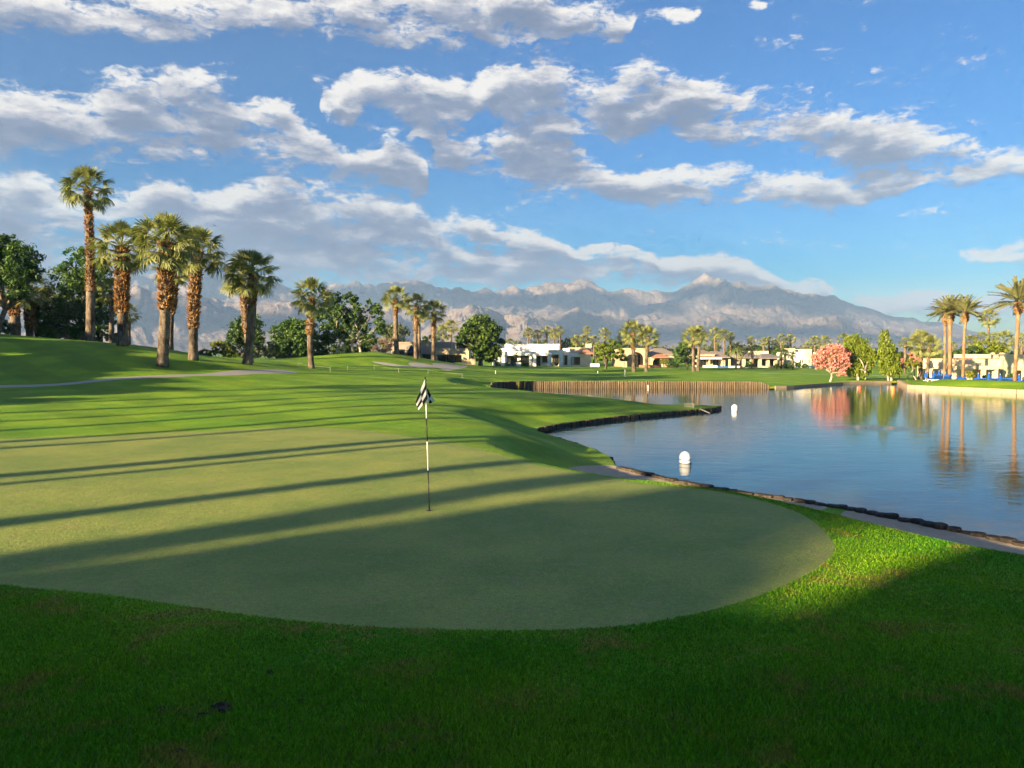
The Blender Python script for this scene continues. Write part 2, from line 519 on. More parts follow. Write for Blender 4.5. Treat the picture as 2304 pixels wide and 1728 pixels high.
def patch_colors(b, co, base, light, dry, dry_amt=1.0, dry_lo=0.575):
    n1 = b.noise(co, 0.35, 4, 0.6)
    n2 = b.noise(co, 2.3, 5, 0.65)
    n3 = b.noise(co, 30.0, 3, 0.7)
    c = b.mix(b.ramp(n1.outputs[0], 0.35, 0.68), c4(base), c4(light))
    c = b.mix(b.math('MULTIPLY', b.ramp(n2.outputs[0], 0.52, 0.75), 0.45), c, c4(light))
    nd = b.noise(co, 0.9, 6, 0.72, 0.6)
    c = b.mix(b.math('MULTIPLY', b.ramp(nd.outputs[0], dry_lo, dry_lo + 0.14), dry_amt), c, c4(dry))
    v = b.ramp(n3.outputs[0], 0.25, 0.75, 0.62, 1.32)
    return b.vmath('SCALE', c, scale=v)

def turf_mat():
    m, b, out = new_mat('turf')
    co = obj_coord(b)
    sp = b.n('ShaderNodeSeparateXYZ', {0: co})
    nearf = b.ramp(sp.outputs[1], 9.0, 24.0, 1.0, 0.0)
    far = patch_colors(b, co, (0.110, 0.240, 0.004), (0.205, 0.320, 0.007), (0.22, 0.24, 0.03), 0.35)
    near = patch_colors(b, co, (0.082, 0.270, 0.004), (0.170, 0.340, 0.006), (0.30, 0.24, 0.05), 0.9, 0.51)
    # mown bands of the fairway
    w = b.n('ShaderNodeTexWave', {'Vector': co, 'Scale': 0.10, 'Distortion': 1.5, 'Detail': 1.0}, wave_type='BANDS', bands_direction='DIAGONAL')
    band = b.ramp(w.outputs[1], 0.35, 0.65, 0.9, 1.08)
    c = b.mix(nearf, b.vmath('SCALE', far, scale=band), near)
    bsdf(b, out, c, 0.75, 0.25, fuzzy_normal(b, co, 55.0, 4.0))
    return m

def green_mat():
    m, b, out = new_mat('putting_turf')
    co = obj_coord(b)
    n1 = b.noise(co, 0.5, 4, 0.6)
    n2 = b.noise(co, 3.0, 6, 0.7, 0.4)
    n3 = b.noise(co, 60.0, 3, 0.8)
    c = b.mix(b.ramp(n1.outputs[0], 0.35, 0.65), c4((0.178, 0.240, 0.042)), c4((0.262, 0.295, 0.056)))
    c = b.mix(b.math('MULTIPLY', b.ramp(n2.outputs[0], 0.50, 0.70), 0.6), c, c4((0.285, 0.245, 0.090)))
    n4 = b.noise(co, 13.0, 4, 0.7)
    c = b.vmath('SCALE', c, scale=b.ramp(n4.outputs[0], 0.3, 0.7, 0.90, 1.10))
    n5 = b.noise(co, 21.0, 1, 0.5)
    c = b.mix(b.math('MULTIPLY', b.ramp(n5.outputs[0], 0.76, 0.80), 0.55), c, c4((0.16, 0.13, 0.06)))
    c = b.vmath('SCALE', c, scale=b.ramp(n3.outputs[0], 0.3, 0.7, 0.70, 1.30))
    bsdf(b, out, c, 0.7, 0.3, fuzzy_normal(b, co, 90.0, 2.6))
    return m

def sand_mat(name='sand', c0=(0.38, 0.29, 0.20), c1=(0.54, 0.43, 0.31)):
    m, b, out = new_mat(name)
    co = obj_coord(b)
    n1 = b.noise(co, 3.5, 6, 0.65)
    n2 = b.noise(co, 70.0, 2, 0.6)
    c = b.mix(n1.outputs[0], c4(c0), c4(c1))
    c = b.vmath('SCALE', c, scale=b.ramp(n2.outputs[0], 0.3, 0.7, 0.75, 1.2))
    h = b.math('ADD', b.math('MULTIPLY', n1.outputs[0], 0.5), b.math('MULTIPLY', n2.outputs[0], 0.08))
    bp = b.n('ShaderNodeBump', {'Height': h, 'Strength': 0.7, 'Distance': 0.12})
    bsdf(b, out, c, 0.9, 0.15, bp.outputs[0])
    return m

def path_mat():
    m, b, out = new_mat('path_concrete')
    co = obj_coord(b)
    n1 = b.noise(co, 0.8, 5, 0.6)
    c = b.mix(n1.outputs[0], c4((0.26, 0.23, 0.20)), c4((0.40, 0.36, 0.32)))
    bsdf(b, out, c, 0.55, 0.4)
    return m

def water_mat():
    m, b, out = new_mat('lake_water')
    co = obj_coord(b)
    st = b.vmath('MULTIPLY', co, (0.55, 1.0, 1.0))
    n1 = b.noise(st, 1.1, 3, 0.55, 0.5)
    n2 = b.noise(st, 5.5, 3, 0.6, 0.3)
    # ripples thrown up where a fountain head lies just under the surface
    fx, fy, _ = PZ(1960, 963, WATER)
    mp = b.n('ShaderNodeMapping', {'Vector': co, 'Location': (fx, fy, WATER), 'Scale': (2.6, 2.0, 50.0)}, vector_type='TEXTURE')
    g = b.n('ShaderNodeTexGradient', {0: mp.outputs[0]}, gradient_type='SPHERICAL')
    n3 = b.noise(co, 7.0, 3, 0.6)
    h = b.math('ADD', b.math('MULTIPLY', n1.outputs[0], 0.6), b.math('MULTIPLY', n2.outputs[0], 0.16))
    h = b.math('ADD', h, b.math('MULTIPLY', b.math('MULTIPLY', n3.outputs[0], g.outputs[1]), 2.0))
    bp = b.n('ShaderNodeBump', {'Height': h, 'Strength': 0.085, 'Distance': 0.22})
    p = bsdf(b, out, (0.012, 0.040, 0.055), 0.035, 0.5, bp.outputs[0])
    p.inputs['IOR'].default_value = 1.33
    return m

MAT = {}
MAT['turf'] = turf_mat(); MAT['green'] = green_mat(); MAT['sand'] = sand_mat(); MAT['path'] = path_mat(); MAT['water'] = water_mat()
MAT['bunker'] = sand_mat('bunker_sand', (0.42, 0.37, 0.30), (0.55, 0.49, 0.40))

# ------------------------------------------------------------------ ground sheet, cut along the edges of green, sand, path and lake
def axis(segs):
    out = [segs[0][0]]
    for a, b_, st in segs:
        n = max(1, int(round((b_ - a) / st)))
        out += list(np.linspace(a, b_, n + 1)[1:])
    return np.array(out)
ys = axis([(-400, -100, 60), (-100, -10, 6), (-10, 2, 1.0), (2, 30, 0.22), (30, 60, 0.42), (60, 110, 0.7), (110, 180, 2.0), (180, 320, 10), (320, 1000, 80), (1000, 9500, 900)])
xs = axis([(-9000, -1000, 1000), (-1000, -300, 100), (-300, -120, 10), (-120, -50, 2.0), (-50, -20, 0.7), (-20, 20, 0.26), (20, 55, 0.6), (55, 120, 2.0), (120, 300, 10), (300, 1000, 100), (1000, 9000, 1000)])
GX, GY = np.meshgrid(xs, ys)
gx, gy = GX.ravel(), GY.ravel()
gz = land(gx, gy)
nx, ny = len(xs), len(ys)
idx = np.arange(nx * ny).reshape(ny, nx)
q = np.stack([idx[:-1, :-1].ravel(), idx[:-1, 1:].ravel(), idx[1:, 1:].ravel(), idx[1:, :-1].ravel()], 1)
GT = np.concatenate([q[:, [0, 1, 2]], q[:, [0, 2, 3]]])
GV = np.stack([gx, gy, gz], 1)

def split(V, T, s):
    """cut triangles along s = 0 -> (V, inside T, outside T)"""
    s = np.where(np.abs(s) < 1e-5, 1e-5, s)
    neg = s < 0
    cnt = neg[T].sum(1)
    Tin = [T[cnt == 3]]; Tout = [T[cnt == 0]]
    Vn = [V]; base = len(V)
    for lone_in, c in ((True, 1), (False, 2)):
        M = T[cnt == c]
        if not len(M): continue
        f = neg[M] if lone_in else ~neg[M]
        k = f.argmax(1)
        r = np.arange(len(M))
        a, b_, c_ = M[r, k], M[r, (k + 1) % 3], M[r, (k + 2) % 3]
        def cutp(i, j):
            lo, hi = np.minimum(i, j), np.maximum(i, j)
            t = s[lo] / (s[lo] - s[hi])
            return V[lo] + (V[hi] - V[lo]) * t[:, None]
        pab, pac = cutp(a, b_), cutp(a, c_)
        n = len(M)
        i1 = base + np.arange(n); i2 = base + n + np.arange(n)
        base += 2 * n
        Vn += [pab, pac]
        tri1 = np.stack([a, i1, i2], 1)
        quad = np.concatenate([np.stack([i1, b_, c_], 1), np.stack([i1, c_, i2], 1)])
        (Tin if lone_in else Tout).append(tri1)
        (Tout if lone_in else Tin).append(quad)
    return np.concatenate(Vn), np.concatenate(Tin), np.concatenate(Tout)

def weld(V, T):
    u = np.unique(T)
    m = np.zeros(len(V), np.int64); m[u] = np.arange(len(u))
    V2, T2 = V[u], m[T]
    key = np.round(V2 * 2000).astype(np.int64)
    _, first, inv = np.unique(key, axis=0, return_index=True, return_inverse=True)
    inv = inv.ravel()
    T3 = inv[T2]
    ok = (T3[:, 0] != T3[:, 1]) & (T3[:, 1] != T3[:, 2]) & (T3[:, 0] != T3[:, 2])
    return V2[first], T3[ok]

GREEN = smooth_poly([hit(x * 1.0416, y * 1.0416, 3, 60) for x, y in [
    (1100, 1362), (1300, 1356), (1450, 1338), (1600, 1300), (1700, 1262), (1770, 1225), (1803, 1190), (1790, 1158), (1750, 1122), (1680, 1092), (1550, 1062), (1400, 1045),
    (1270, 1025), (1160, 1004), (1060, 976), (960, 955), (850, 938), (740, 926), (600, 924), (400, 933), (200, 941), (0, 948), (-260, 962), (-420, 1010), (-420, 1120), (-250, 1215), (0, 1263),
    (200, 1282), (400, 1310), (600, 1338), (800, 1354), (950, 1360)]], 5)
SAND1 = smooth_poly([PZ(x, y, z)[:2] for x, y, z in [(1208, 1033, -.35), (1241, 1029.5, -.5), (1292, 1033, -.7), (1335, 1040, -.85), (1372, 1046, -.95), (1410, 1051, -.95)]]
                    + [(5.4, 21.6), (7.5, 17.6), (6.4, 16.0), (4.6, 17.2), (3.6, 18.0), (2.5, 18.8), (1.7, 20.0), (1.15, 21.8)], 4)
SAND2 = smooth_poly([(8.0, 16.4), (9.6, 14.0), (12, 11.0), (20, 6.2), (17, 4.2), (11.0, 8.3), (8.4, 10.6), (7.2, 13.0), (6.9, 15.2)], 4)
PATHC = smooth_poly([P(x, y, Y)[:2] for x, y, Y in [(-400, 874, 43), (-150, 873, 44), (0, 869.5, 45), (139, 864, 46), (240, 853.5, 48), (330, 848, 50), (434, 843.5, 54), (520, 840, 58), (640, 836, 64)]], 4, closed=False)
far_pts = []
BUNKERS = [[(836, 813), (870, 816), (905, 822), (935, 824.5), (915, 826), (880, 823), (850, 818)],
           [(918, 817), (945, 816), (970, 821), (1000, 826), (960, 828), (935, 826)],
           [(972, 817.5), (1000, 818), (1050, 824), (1042, 828), (1012, 834), (990, 829)]]
BUNK = []
for b_ in BUNKERS:
    BUNK.append(smooth_poly([hit(x, y, 60, 130) for x, y in b_], 3))
FARPATH = [[P(1720, 840, 112)[:2], P(1745, 838.5, 113)[:2], P(1775, 838, 114)[:2]], [P(1810, 838, 116)[:2], P(1850, 837, 118)[:2]], [P(1960, 842, 118)[:2], P(2000, 838, 124)[:2], P(2060, 837, 126)[:2]]]

V = GV
near_mask = None
def sd_poly(V, poly):
    s = np.full(len(V), 99.0)
    lo, hi = poly.min(0) - 3, poly.max(0) + 3
    k = (V[:, 0] > lo[0]) & (V[:, 0] < hi[0]) & (V[:, 1] > lo[1]) & (V[:, 1] < hi[1])
    s[k] = seg_dist(V[k, 0], V[k, 1], poly)
    return s
V, lake_T, T = split(V, GT, sd_poly(V, LAKE))
V, green_T, T = split(V, T, sd_poly(V, GREEN))
pieces = []
def piece(name, mat, Tin, dz=0.0):
    v, t = weld(V, Tin)
    v = v.copy(); v[:, 2] += dz
    o = obj(name, mesh_np(name, v, t, mat))
    return tag(o, kind='structure')
piece('putting_green', MAT['green'], green_T)
for nm, poly in (('sand_strip', SAND1), ('sand_strip', SAND2)):
    V, tin, T = split(V, T, sd_poly(V, poly))
    piece(nm, MAT['sand'], tin)
for poly in BUNK:
    V, tin, T = split(V, T, sd_poly(V, poly))
    if len(tin): piece('sand_bunker', MAT['bunker'], tin)
def sd_line(V, line, w):
    s = np.full(len(V), 99.0)
    line = np.asarray(line)
    lo, hi = line.min(0) - 6, line.max(0) + 6
    k = (V[:, 0] > lo[0]) & (V[:, 0] < hi[0]) & (V[:, 1] > lo[1]) & (V[:, 1] < hi[1])
    s[k] = seg_dist(V[k, 0], V[k, 1], line, False) - w
    return s
V, tin, T = split(V, T, sd_line(V, PATHC, 1.15))
piece('cart_path', MAT['path'], tin)
for ln in FARPATH:
    V, tin, T = split(V, T, sd_line(V, ln, 1.0))
    if len(tin): piece('cart_path', MAT['path'], tin)
piece('ground', MAT['turf'], T)
# water: one level sheet over the lake outline with a bed well below it
from mathutils.geometry import tessellate_polygon
wp = [Vector((x, y, 0)) for x, y in LAKE]
tris = tessellate_polygon([wp])
wv_ = np.array([(x, y, WATER) for x, y in LAKE]); wt_ = np.array(tris)
nrm = np.cross(wv_[wt_[:, 1]] - wv_[wt_[:, 0]], wv_[wt_[:, 2]] - wv_[wt_[:, 0]])[:, 2]
wt_[nrm < 0] = wt_[nrm < 0][:, ::-1]
tag(obj('lake_water', mesh_np('lake_water', wv_, wt_, MAT['water'], smooth=False)), kind='structure')

# ------------------------------------------------------------------ mountains
def rock_mat():
    m, b, out = new_mat('mountain_rock')
    co = obj_coord(b)
    n1 = b.noise(co, 0.004, 8, 0.65)
    n2 = b.noise(co, 0.02, 6, 0.7)
    c = b.mix(b.ramp(n1.outputs[0], 0.3, 0.7), c4((0.22, 0.165, 0.145)), c4((0.37, 0.295, 0.26)))
    c = b.vmath('SCALE', c, scale=b.ramp(n2.outputs[0], 0.3, 0.7, 0.72, 1.2))
    bp = b.n('ShaderNodeBump', {'Height': n2.outputs[0], 'Strength': 1.0, 'Distance': 34.0})
    bsdf(b, out, c, 0.95, 0.1, bp.outputs[0])
    return m
MAT['rock'] = rock_mat()

def value_noise(shape_u, shape_v, u, v, rng):
    g = rng.random((shape_v + 2, shape_u + 2))
    ui = np.clip(u * shape_u, 0, shape_u - 1e-6); vi = np.clip(v * shape_v, 0, shape_v - 1e-6)
    i, j = ui.astype(int), vi.astype(int)
    fu, fv = ui - i, vi - j
    fu = fu * fu * (3 - 2 * fu); fv = fv * fv * (3 - 2 * fv)
    return (g[j, i] * (1 - fu) + g[j, i + 1] * fu) * (1 - fv) + (g[j + 1, i] * (1 - fu) + g[j + 1, i + 1] * fu) * fv

def mountain(name, prof, R0, depth_front, depth_back, seed, rough=0.32, nu=700, nv=80):
    """a range built round its crest line: prof = crest as photograph points, R0 its distance"""
    rng = np.random.default_rng(seed)
    px = np.array([p[0] for p in prof], float); py = np.array([p[1] for p in prof], float)
    cols = np.linspace(px[0], px[-1], nu)
    crest = np.interp(cols, px, py)
    U, Vv = np.meshgrid(np.linspace(0, 1, nu), np.linspace(0, 1, nv))
    # distance: 0..0.7 front slope, 0.7..1 back slope
    kf = 0.72
    wob = (value_noise(14, 1, U, U * 0, rng) - .5) * 0.25 * R0 * .18
    r = np.where(Vv < kf, R0 - depth_front * (1 - Vv / kf), R0 + depth_back * (Vv - kf) / (1 - kf)) + wob
    t = np.where(Vv < kf, Vv / kf, 1 - (Vv - kf) / (1 - kf))
    a = (cols - CX) / F
    X = a[None, :] * r
    Yd = r
    H = (795.0 - crest) / F * R0
    H = np.maximum(H, 0)[None, :]
    aspect = (px[-1] - px[0]) / F * R0 / (depth_front + depth_back)
    rid = np.zeros_like(U); amp = 1.0; tot = 0
    f0 = 7
    for o_ in range(6):
        n = value_noise(int(f0 * aspect) + 2, f0, (U + 0.015 * np.sin(Vv * 9 + o_)), Vv, rng)
        rid += amp * (1 - np.abs(2 * n - 1)); tot += amp
        amp *= 0.55; f0 = int(f0 * 1.95)
    rid /= tot
    spur = value_noise(int(10 * aspect) + 2, 2, U, Vv, rng)
    gul = np.zeros_like(U)
    for fu_, am_ in ((26, .5), (55, .3), (120, .2)):
        gn = value_noise(int(fu_ * aspect) + 2, 9, U + 0.02 * np.sin(Vv * 7.0) + .012 * np.sin(Vv * 17 + U * 60), Vv, rng)
        gul += am_ * np.abs(2 * gn - 1)
    shape = t ** 1.15
    prof_n = shape * (1 + rough * (rid - 0.55) * (1 - 0.65 * t ** 6) * 2 + 0.35 * (spur - .5) * (1 - t ** 3))
    prof_n = prof_n - .20 * shape ** .6 * (1 - .75 * t ** 5) * (.55 - gul) * (t > .02)
    Z = H * np.maximum(prof_n, 0) + CAMZ - (1 - np.clip(t * 4, 0, 1)) * 8.0
    idx = np.arange(nu * nv).reshape(nv, nu)
    q = np.stack([idx[:-1, :-1].ravel(), idx[:-1, 1:].ravel(), idx[1:, 1:].ravel(), idx[1:, :-1].ravel()], 1)
    return tag(obj(name, mesh_np(name, np.stack([X.ravel(), Yd.ravel(), Z.ravel()], 1), q, MAT['rock'])), kind='structure')

mountain('mountain_range', [(-500, 620), (-200, 612), (0, 610), (120, 612), (240, 612), (330, 613), (450, 617), (540, 622), (600, 636), (662, 648), (710, 656), (752, 650), (795, 640), (856, 650), (937, 641), (1015, 656), (1038, 651), (1120, 661),
    (1152, 655), (1240, 643), (1308, 643), (1360, 653), (1449, 660), (1516, 647), (1584, 629), (1610, 636), (1662, 632), (1714, 648), (1777, 661), (1870, 673), (1923, 692), (1996, 715), (2056, 721), (2072, 729), (2100, 731), (2144, 731), (2195, 748), (2240, 768), (2300, 785), (2400, 794), (2600, 795)],
    6500, 2100, 1400, 11, 0.36, 1100, 110)
mountain('foothills', [(-500, 660), (-200, 668), (0, 690), (120, 672), (230, 668), (291, 654), (313, 647), (360, 660), (407, 660), (464, 666), (501, 682), (564, 688), (640, 684), (668, 682), (730, 694), (800, 706), (876, 711), (900, 714), (930, 740), (966, 763), (1010, 775), (1100, 785), (1200, 795)],
    4300, 1500, 900, 23, 0.36, 560, 70)
mountain('foothills', [(880, 795), (930, 760), (965, 730), (1004, 711), (1020, 701), (1056, 695), (1078, 690), (1098, 695), (1121, 705), (1156, 710), (1183, 712), (1219, 717), (1246, 725), (1273, 740), (1309, 750), (1360, 765), (1420, 785), (1460, 795)],
    3600, 1000, 700, 37, 0.30, 420, 70)
mountain('foothills', [(1130, 795), (1180, 745), (1226, 718), (1253, 709), (1279, 698), (1300, 694), (1317, 706), (1345, 716), (1400, 712), (1450, 722), (1500, 712), (1560, 718), (1620, 702), (1690, 716), (1750, 706), (1820, 722), (1880, 712), (1940, 733), (2000, 741), (2060, 748), (2110, 741), (2170, 752), (2230, 768), (2300, 780), (2380, 795)],
    5000, 1400, 800, 41, 0.34, 620, 70)

# ------------------------------------------------------------------ haze
HAZE = True
if HAZE:
    m = bpy.data.materials.new('haze_air'); m.use_nodes = True
    m.node_tree.nodes.clear()
    b = NB(m.node_tree)
    out = b.n('ShaderNodeOutputMaterial')
    pv = b.n('ShaderNodeVolumePrincipled', {'Color': (0.38, 0.60, 1.0, 1), 'Density': 1.4e-4, 'Anisotropy': 0.0})
    b.set(out, 'Volume', pv.outputs[0])
    m.cycles.homogeneous_volume = True if hasattr(m, 'cycles') and hasattr(m.cycles, 'homogeneous_volume') else None
    o = MB().box(-9300, 9300, -700, 9700, -12, 780).build('haze', m)
    tag(o, 'thin bluish haze veiling the distant mountains', 'haze', kind='stuff')
# ------------------------------------------------------------------ plant materials
def leaf_mat(name, stops, trans=0.25, rough=0.5):
    m, b, out = new_mat(name)
    at = b.n('ShaderNodeAttribute', attribute_name='rnd')
    oi = b.n('ShaderNodeObjectInfo')
    f = b.math('ADD', b.math('MULTIPLY', at.outputs['Fac'], 0.8), b.math('MULTIPLY', oi.outputs['Random'], 0.2))
    c = b.cramp(f, stops)
    p = b.n('ShaderNodeBsdfPrincipled', {'Base Color': c, 'Roughness': rough, 'Specular IOR Level': 0.35})
    tr = b.n('ShaderNodeBsdfTranslucent', {0: b.vmath('MULTIPLY', c, (1.1, 1.25, 0.6))})
    mx = b.n('ShaderNodeMixShader', {0: trans, 1: p.outputs[0], 2: tr.outputs[0]})
    b.set(out, 'Surface', mx.outputs[0])
    return m

def bark_mat(name, c0, c1, scale=3.0, rings=0.0):
    m, b, out = new_mat(name)
    co = obj_coord(b)
    n1 = b.noise(b.vmath('MULTIPLY', co, (1, 1, 0.35)), scale, 6, 0.7)
    n2 = b.noise(co, 0.7, 3, 0.6)
    c = b.mix(b.ramp(n1.outputs[0], 0.35, 0.65), c4(c0), c4(c1))
    c = b.vmath('SCALE', c, scale=b.ramp(n2.outputs[0], 0.3, 0.7, 0.55, 1.3))
    h = n1.outputs[0]
    if rings:
        w = b.n('ShaderNodeTexWave', {'Vector': co, 'Scale': rings, 'Distortion': 1.5, 'Detail': 2.0}, wave_type='BANDS', bands_direction='Z')
        h = b.math('ADD', b.math('MULTIPLY', w.outputs[1], 0.5), n1.outputs[0])
    bp = b.n('ShaderNodeBump', {'Height': h, 'Strength': 0.8, 'Distance': 0.06})
    bsdf(b, out, c, 0.9, 0.1, bp.outputs[0])
    return m

def attr_mat(name, stops, rough=0.9):
    m, b, out = new_mat(name)
    at = b.n('ShaderNodeAttribute', attribute_name='rnd')
    bsdf(b, out, b.cramp(at.outputs['Fac'], stops), rough, 0.15)
    return m

MAT['fan'] = leaf_mat('fan_palm_leaf', [(0, (0.095, 0.125, 0.034)), (0.5, (0.200, 0.220, 0.070)), (1, (0.340, 0.335, 0.130))], 0.22)
MAT['date'] = leaf_mat('date_palm_leaf', [(0, (0.095, 0.110, 0.050)), (0.5, (0.175, 0.180, 0.080)), (1, (0.260, 0.235, 0.105))], 0.18)
MAT['palm_bark'] = bark_mat('palm_bark', (0.085, 0.060, 0.045), (0.235, 0.185, 0.145), 4.0, 2.2)
MAT['date_bark'] = bark_mat('date_palm_bark', (0.19, 0.115, 0.065), (0.34, 0.225, 0.135), 5.0, 3.0)
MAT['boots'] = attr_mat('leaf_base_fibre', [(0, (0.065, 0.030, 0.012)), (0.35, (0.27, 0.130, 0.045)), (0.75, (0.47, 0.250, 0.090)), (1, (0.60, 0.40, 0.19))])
MAT['bark'] = bark_mat('tree_bark', (0.10, 0.075, 0.055), (0.24, 0.19, 0.15), 3.0)
MAT['pale_bark'] = bark_mat('pale_bark', (0.34, 0.29, 0.24), (0.58, 0.50, 0.42), 3.0)
LEAF = {
 'dark': leaf_mat('dark_leaf', [(0, (0.026, 0.066, 0.013)), (0.5, (0.062, 0.128, 0.022)), (1, (0.130, 0.205, 0.038))]),
 'mid': leaf_mat('mid_leaf', [(0, (0.020, 0.052, 0.010)), (0.5, (0.050, 0.100, 0.016)), (1, (0.110, 0.165, 0.028))]),
 'ficus': leaf_mat('ficus_leaf', [(0, (0.022, 0.055, 0.010)), (0.5, (0.055, 0.105, 0.014)), (1, (0.125, 0.175, 0.022))]),
 'lime': leaf_mat('lime_leaf', [(0, (0.070, 0.115, 0.006)), (0.5, (0.150, 0.200, 0.010)), (1, (0.250, 0.280, 0.020))], 0.3),
 'yellow': leaf_mat('yellow_green_leaf', [(0, (0.075, 0.100, 0.010)), (0.5, (0.180, 0.200, 0.014)), (1, (0.300, 0.290, 0.030))], 0.3),
 'grey': leaf_mat('grey_green_leaf', [(0, (0.055, 0.075, 0.035)), (0.5, (0.110, 0.135, 0.060)), (1, (0.180, 0.195, 0.090))]),
 'pink': leaf_mat('pink_blossom', [(0, (0.16, 0.17, 0.035)), (0.22, (0.34, 0.20, 0.10)), (0.38, (0.58, 0.22, 0.20)), (0.7, (0.72, 0.32, 0.30)), (1, (0.85, 0.52, 0.47))], 0.3),
 'twig': leaf_mat('dry_twig', [(0, (0.10, 0.065, 0.05)), (0.5, (0.20, 0.135, 0.10)), (1, (0.30, 0.22, 0.16))], 0.05),
}

# ------------------------------------------------------------------ palms
def fan_leaf_mesh(seed, size=1.0, droop=0.35, segs=26):
    """one fan frond: stalk along +x, pleated blade split into drooping fingers"""
    r = np.random.default_rng(seed)
    V, T, A = [], [], []
    Lp = 1.18 * size
    pts = [(t * Lp, 0, 0.10 * math.sin(t * 1.8) - 0.05 * t * t) for t in (0, .35, .7, 1.0)]
    w = [.055, .035, .028, .024]
    for (x, y, z), h in zip(pts, w):
        V += [(x, -h, z), (x, h, z + .005)]; A += [.55, .6]
    T += [(2 * i, 2 * i + 2, 2 * i + 3, 2 * i + 1) for i in range(3)]
    hx, hz = pts[-1][0], pts[-1][2]
    for k in range(segs):
        ph = -2.05 + 4.1 * (k + .5) / segs + r.normal(0, .02)
        L = size * (.90 - .12 * abs(ph)) * r.uniform(.9, 1.06)
        dph = 4.1 / segs
        d = droop * r.uniform(.7, 1.35)
        base = len(V)
        rr = [0.03, .42, .70, .88, 1.0]
        hw = [0.005, .42 * dph * .50, .70 * dph * .30, .88 * dph * .14, 0.003]
        rn = np.clip(r.normal(.5, .17), 0, 1)
        for q_, h in zip(rr, hw):
            rad = q_ * L
            fold = 0.035 * (1 if k % 2 else -1) * q_
            drop = d * size * (q_ ** 2.2) + (0.28 * size * d * max(0, q_ - .7) / .3)
            lift = .10 * math.cos(ph) * q_
            cx_, cy_ = math.cos(ph), math.sin(ph)
            x, y = hx + cx_ * rad * (1 - .25 * d * q_), cy_ * rad * (1 - .12 * d * q_)
            z = hz + lift - drop + fold - .08 * abs(math.sin(ph)) * q_
            tx, ty = -cy_ * h * size, cx_ * h * size
            V += [(x - tx, y - ty, z - .01), (x + tx, y + ty, z + .012)]
            A += [rn, min(1, rn + .12)]
        T += [(base + 2 * i, base + 2 * i + 2, base + 2 * i + 3, base + 2 * i + 1) for i in range(4)]
    return mesh_np('frond', np.array(V), np.array(T), MAT['fan'], smooth=False, attrs={'rnd': A})

def feather_leaf_mesh(seed, L=3.0, pairs=34, mat='date', arch=0.45, wid=0.42):
    r = np.random.default_rng(seed)
    V, T, A = [], [], []
    def rach(t):
        return np.array([L * t * (1 - .10 * arch * t), 0, L * (0.10 * t - arch * .55 * t ** 2.4)])
    n = 7
    for i in range(n):
        p = rach(i / (n - 1)); h = .05 * (1 - .8 * i / (n - 1))
        V += [tuple(p + (0, -h, 0)), tuple(p + (0, h, 0.01))]; A += [.7, .8]
    T += [(2 * i, 2 * i + 2, 2 * i + 3, 2 * i + 1) for i in range(n - 1)]
    for k in range(pairs):
        t = .16 + .84 * (k + .5) / pairs
        ln = wid * L * .5 * math.sin(min(1, t * 1.25 + .12) * math.pi * .93) ** .7 * r.uniform(.85, 1.1) + .05
        p = rach(t); p2 = rach(min(1, t + .02)); tan = (p2 - p) / (np.linalg.norm(p2 - p) + 1e-9)
        for s in (-1, 1):
            rn = np.clip(r.normal(.5, .18), 0, 1)
            dirv = tan * .72 + np.array([0, s * .75, .32 + r.normal(0, .08)])
            dirv /= np.linalg.norm(dirv)
            tip = p + dirv * ln - np.array([0, 0, .10 * ln])
            mid = p + dirv * ln * .5
            w = .026 * L / 3 * 1.6
            b0 = len(V)
            V += [tuple(p - tan * w * .6), tuple(p + tan * w * .6), tuple(mid + tan * w + (0, 0, .01)), tuple(mid - tan * w), tuple(tip)]
            A += [rn] * 5
            T += [(b0, b0 + 1, b0 + 2, b0 + 3), (b0 + 3, b0 + 2, b0 + 4, b0 + 4)]
    T = np.array(T)
    me = bpy.data.meshes.new('frond')
    me.from_pydata([tuple(v) for v in V], [], [tuple(f) if f[2] != f[3] else tuple(f[:3]) for f in T.tolist()])
    at = me.attributes.new('rnd', 'FLOAT', 'POINT'); at.data.foreach_set('value', np.array(A, np.float32))
    me.materials.append(MAT[mat]); me.update()
    return me

FAN = [fan_leaf_mesh(100 + i, 1.0, d) for i, d in enumerate((.06, .14, .26, .42, .2))]
FEATHER = [feather_leaf_mesh(200 + i, 3.0, 40, 'date', a, w) for i, (a, w) in enumerate(((.30, .40), (.45, .42), (.62, .40)))]
MAT['queen'] = leaf_mat('arching_palm_leaf', [(0, (0.045, 0.075, 0.022)), (0.5, (0.100, 0.135, 0.040)), (1, (0.180, 0.200, 0.065))], 0.25)
QUEEN = [feather_leaf_mesh(230 + i, 3.0, 40, 'queen', a, w) for i, (a, w) in enumerate(((.7, .50), (.95, .50), (1.2, .45)))]

def crown_matrices(rng, n, top=82, bottom=-35, size=1.0, spread=.3):
    out = []
    for i in range(n):
        f = (i + .5) / n
        inc = R(top + (bottom - top) * (f ** .9)) + rng.normal(0, R(7))
        azm = i * 2.39996 + rng.normal(0, .18)
        s = size * (0.72 + .35 * min(1, f * 2.2)) * rng.uniform(.92, 1.08)
        roll = rng.normal(0, .35)
        M = Matrix.Translation((0, 0, spread * (.5 - f) * size)) @ Matrix.Rotation(azm, 4, 'Z') @ Matrix.Rotation(-inc, 4, 'Y') @ Matrix.Rotation(roll, 4, 'X') @ Matrix.Scale(s, 4)
        out.append((M, f))
    return out

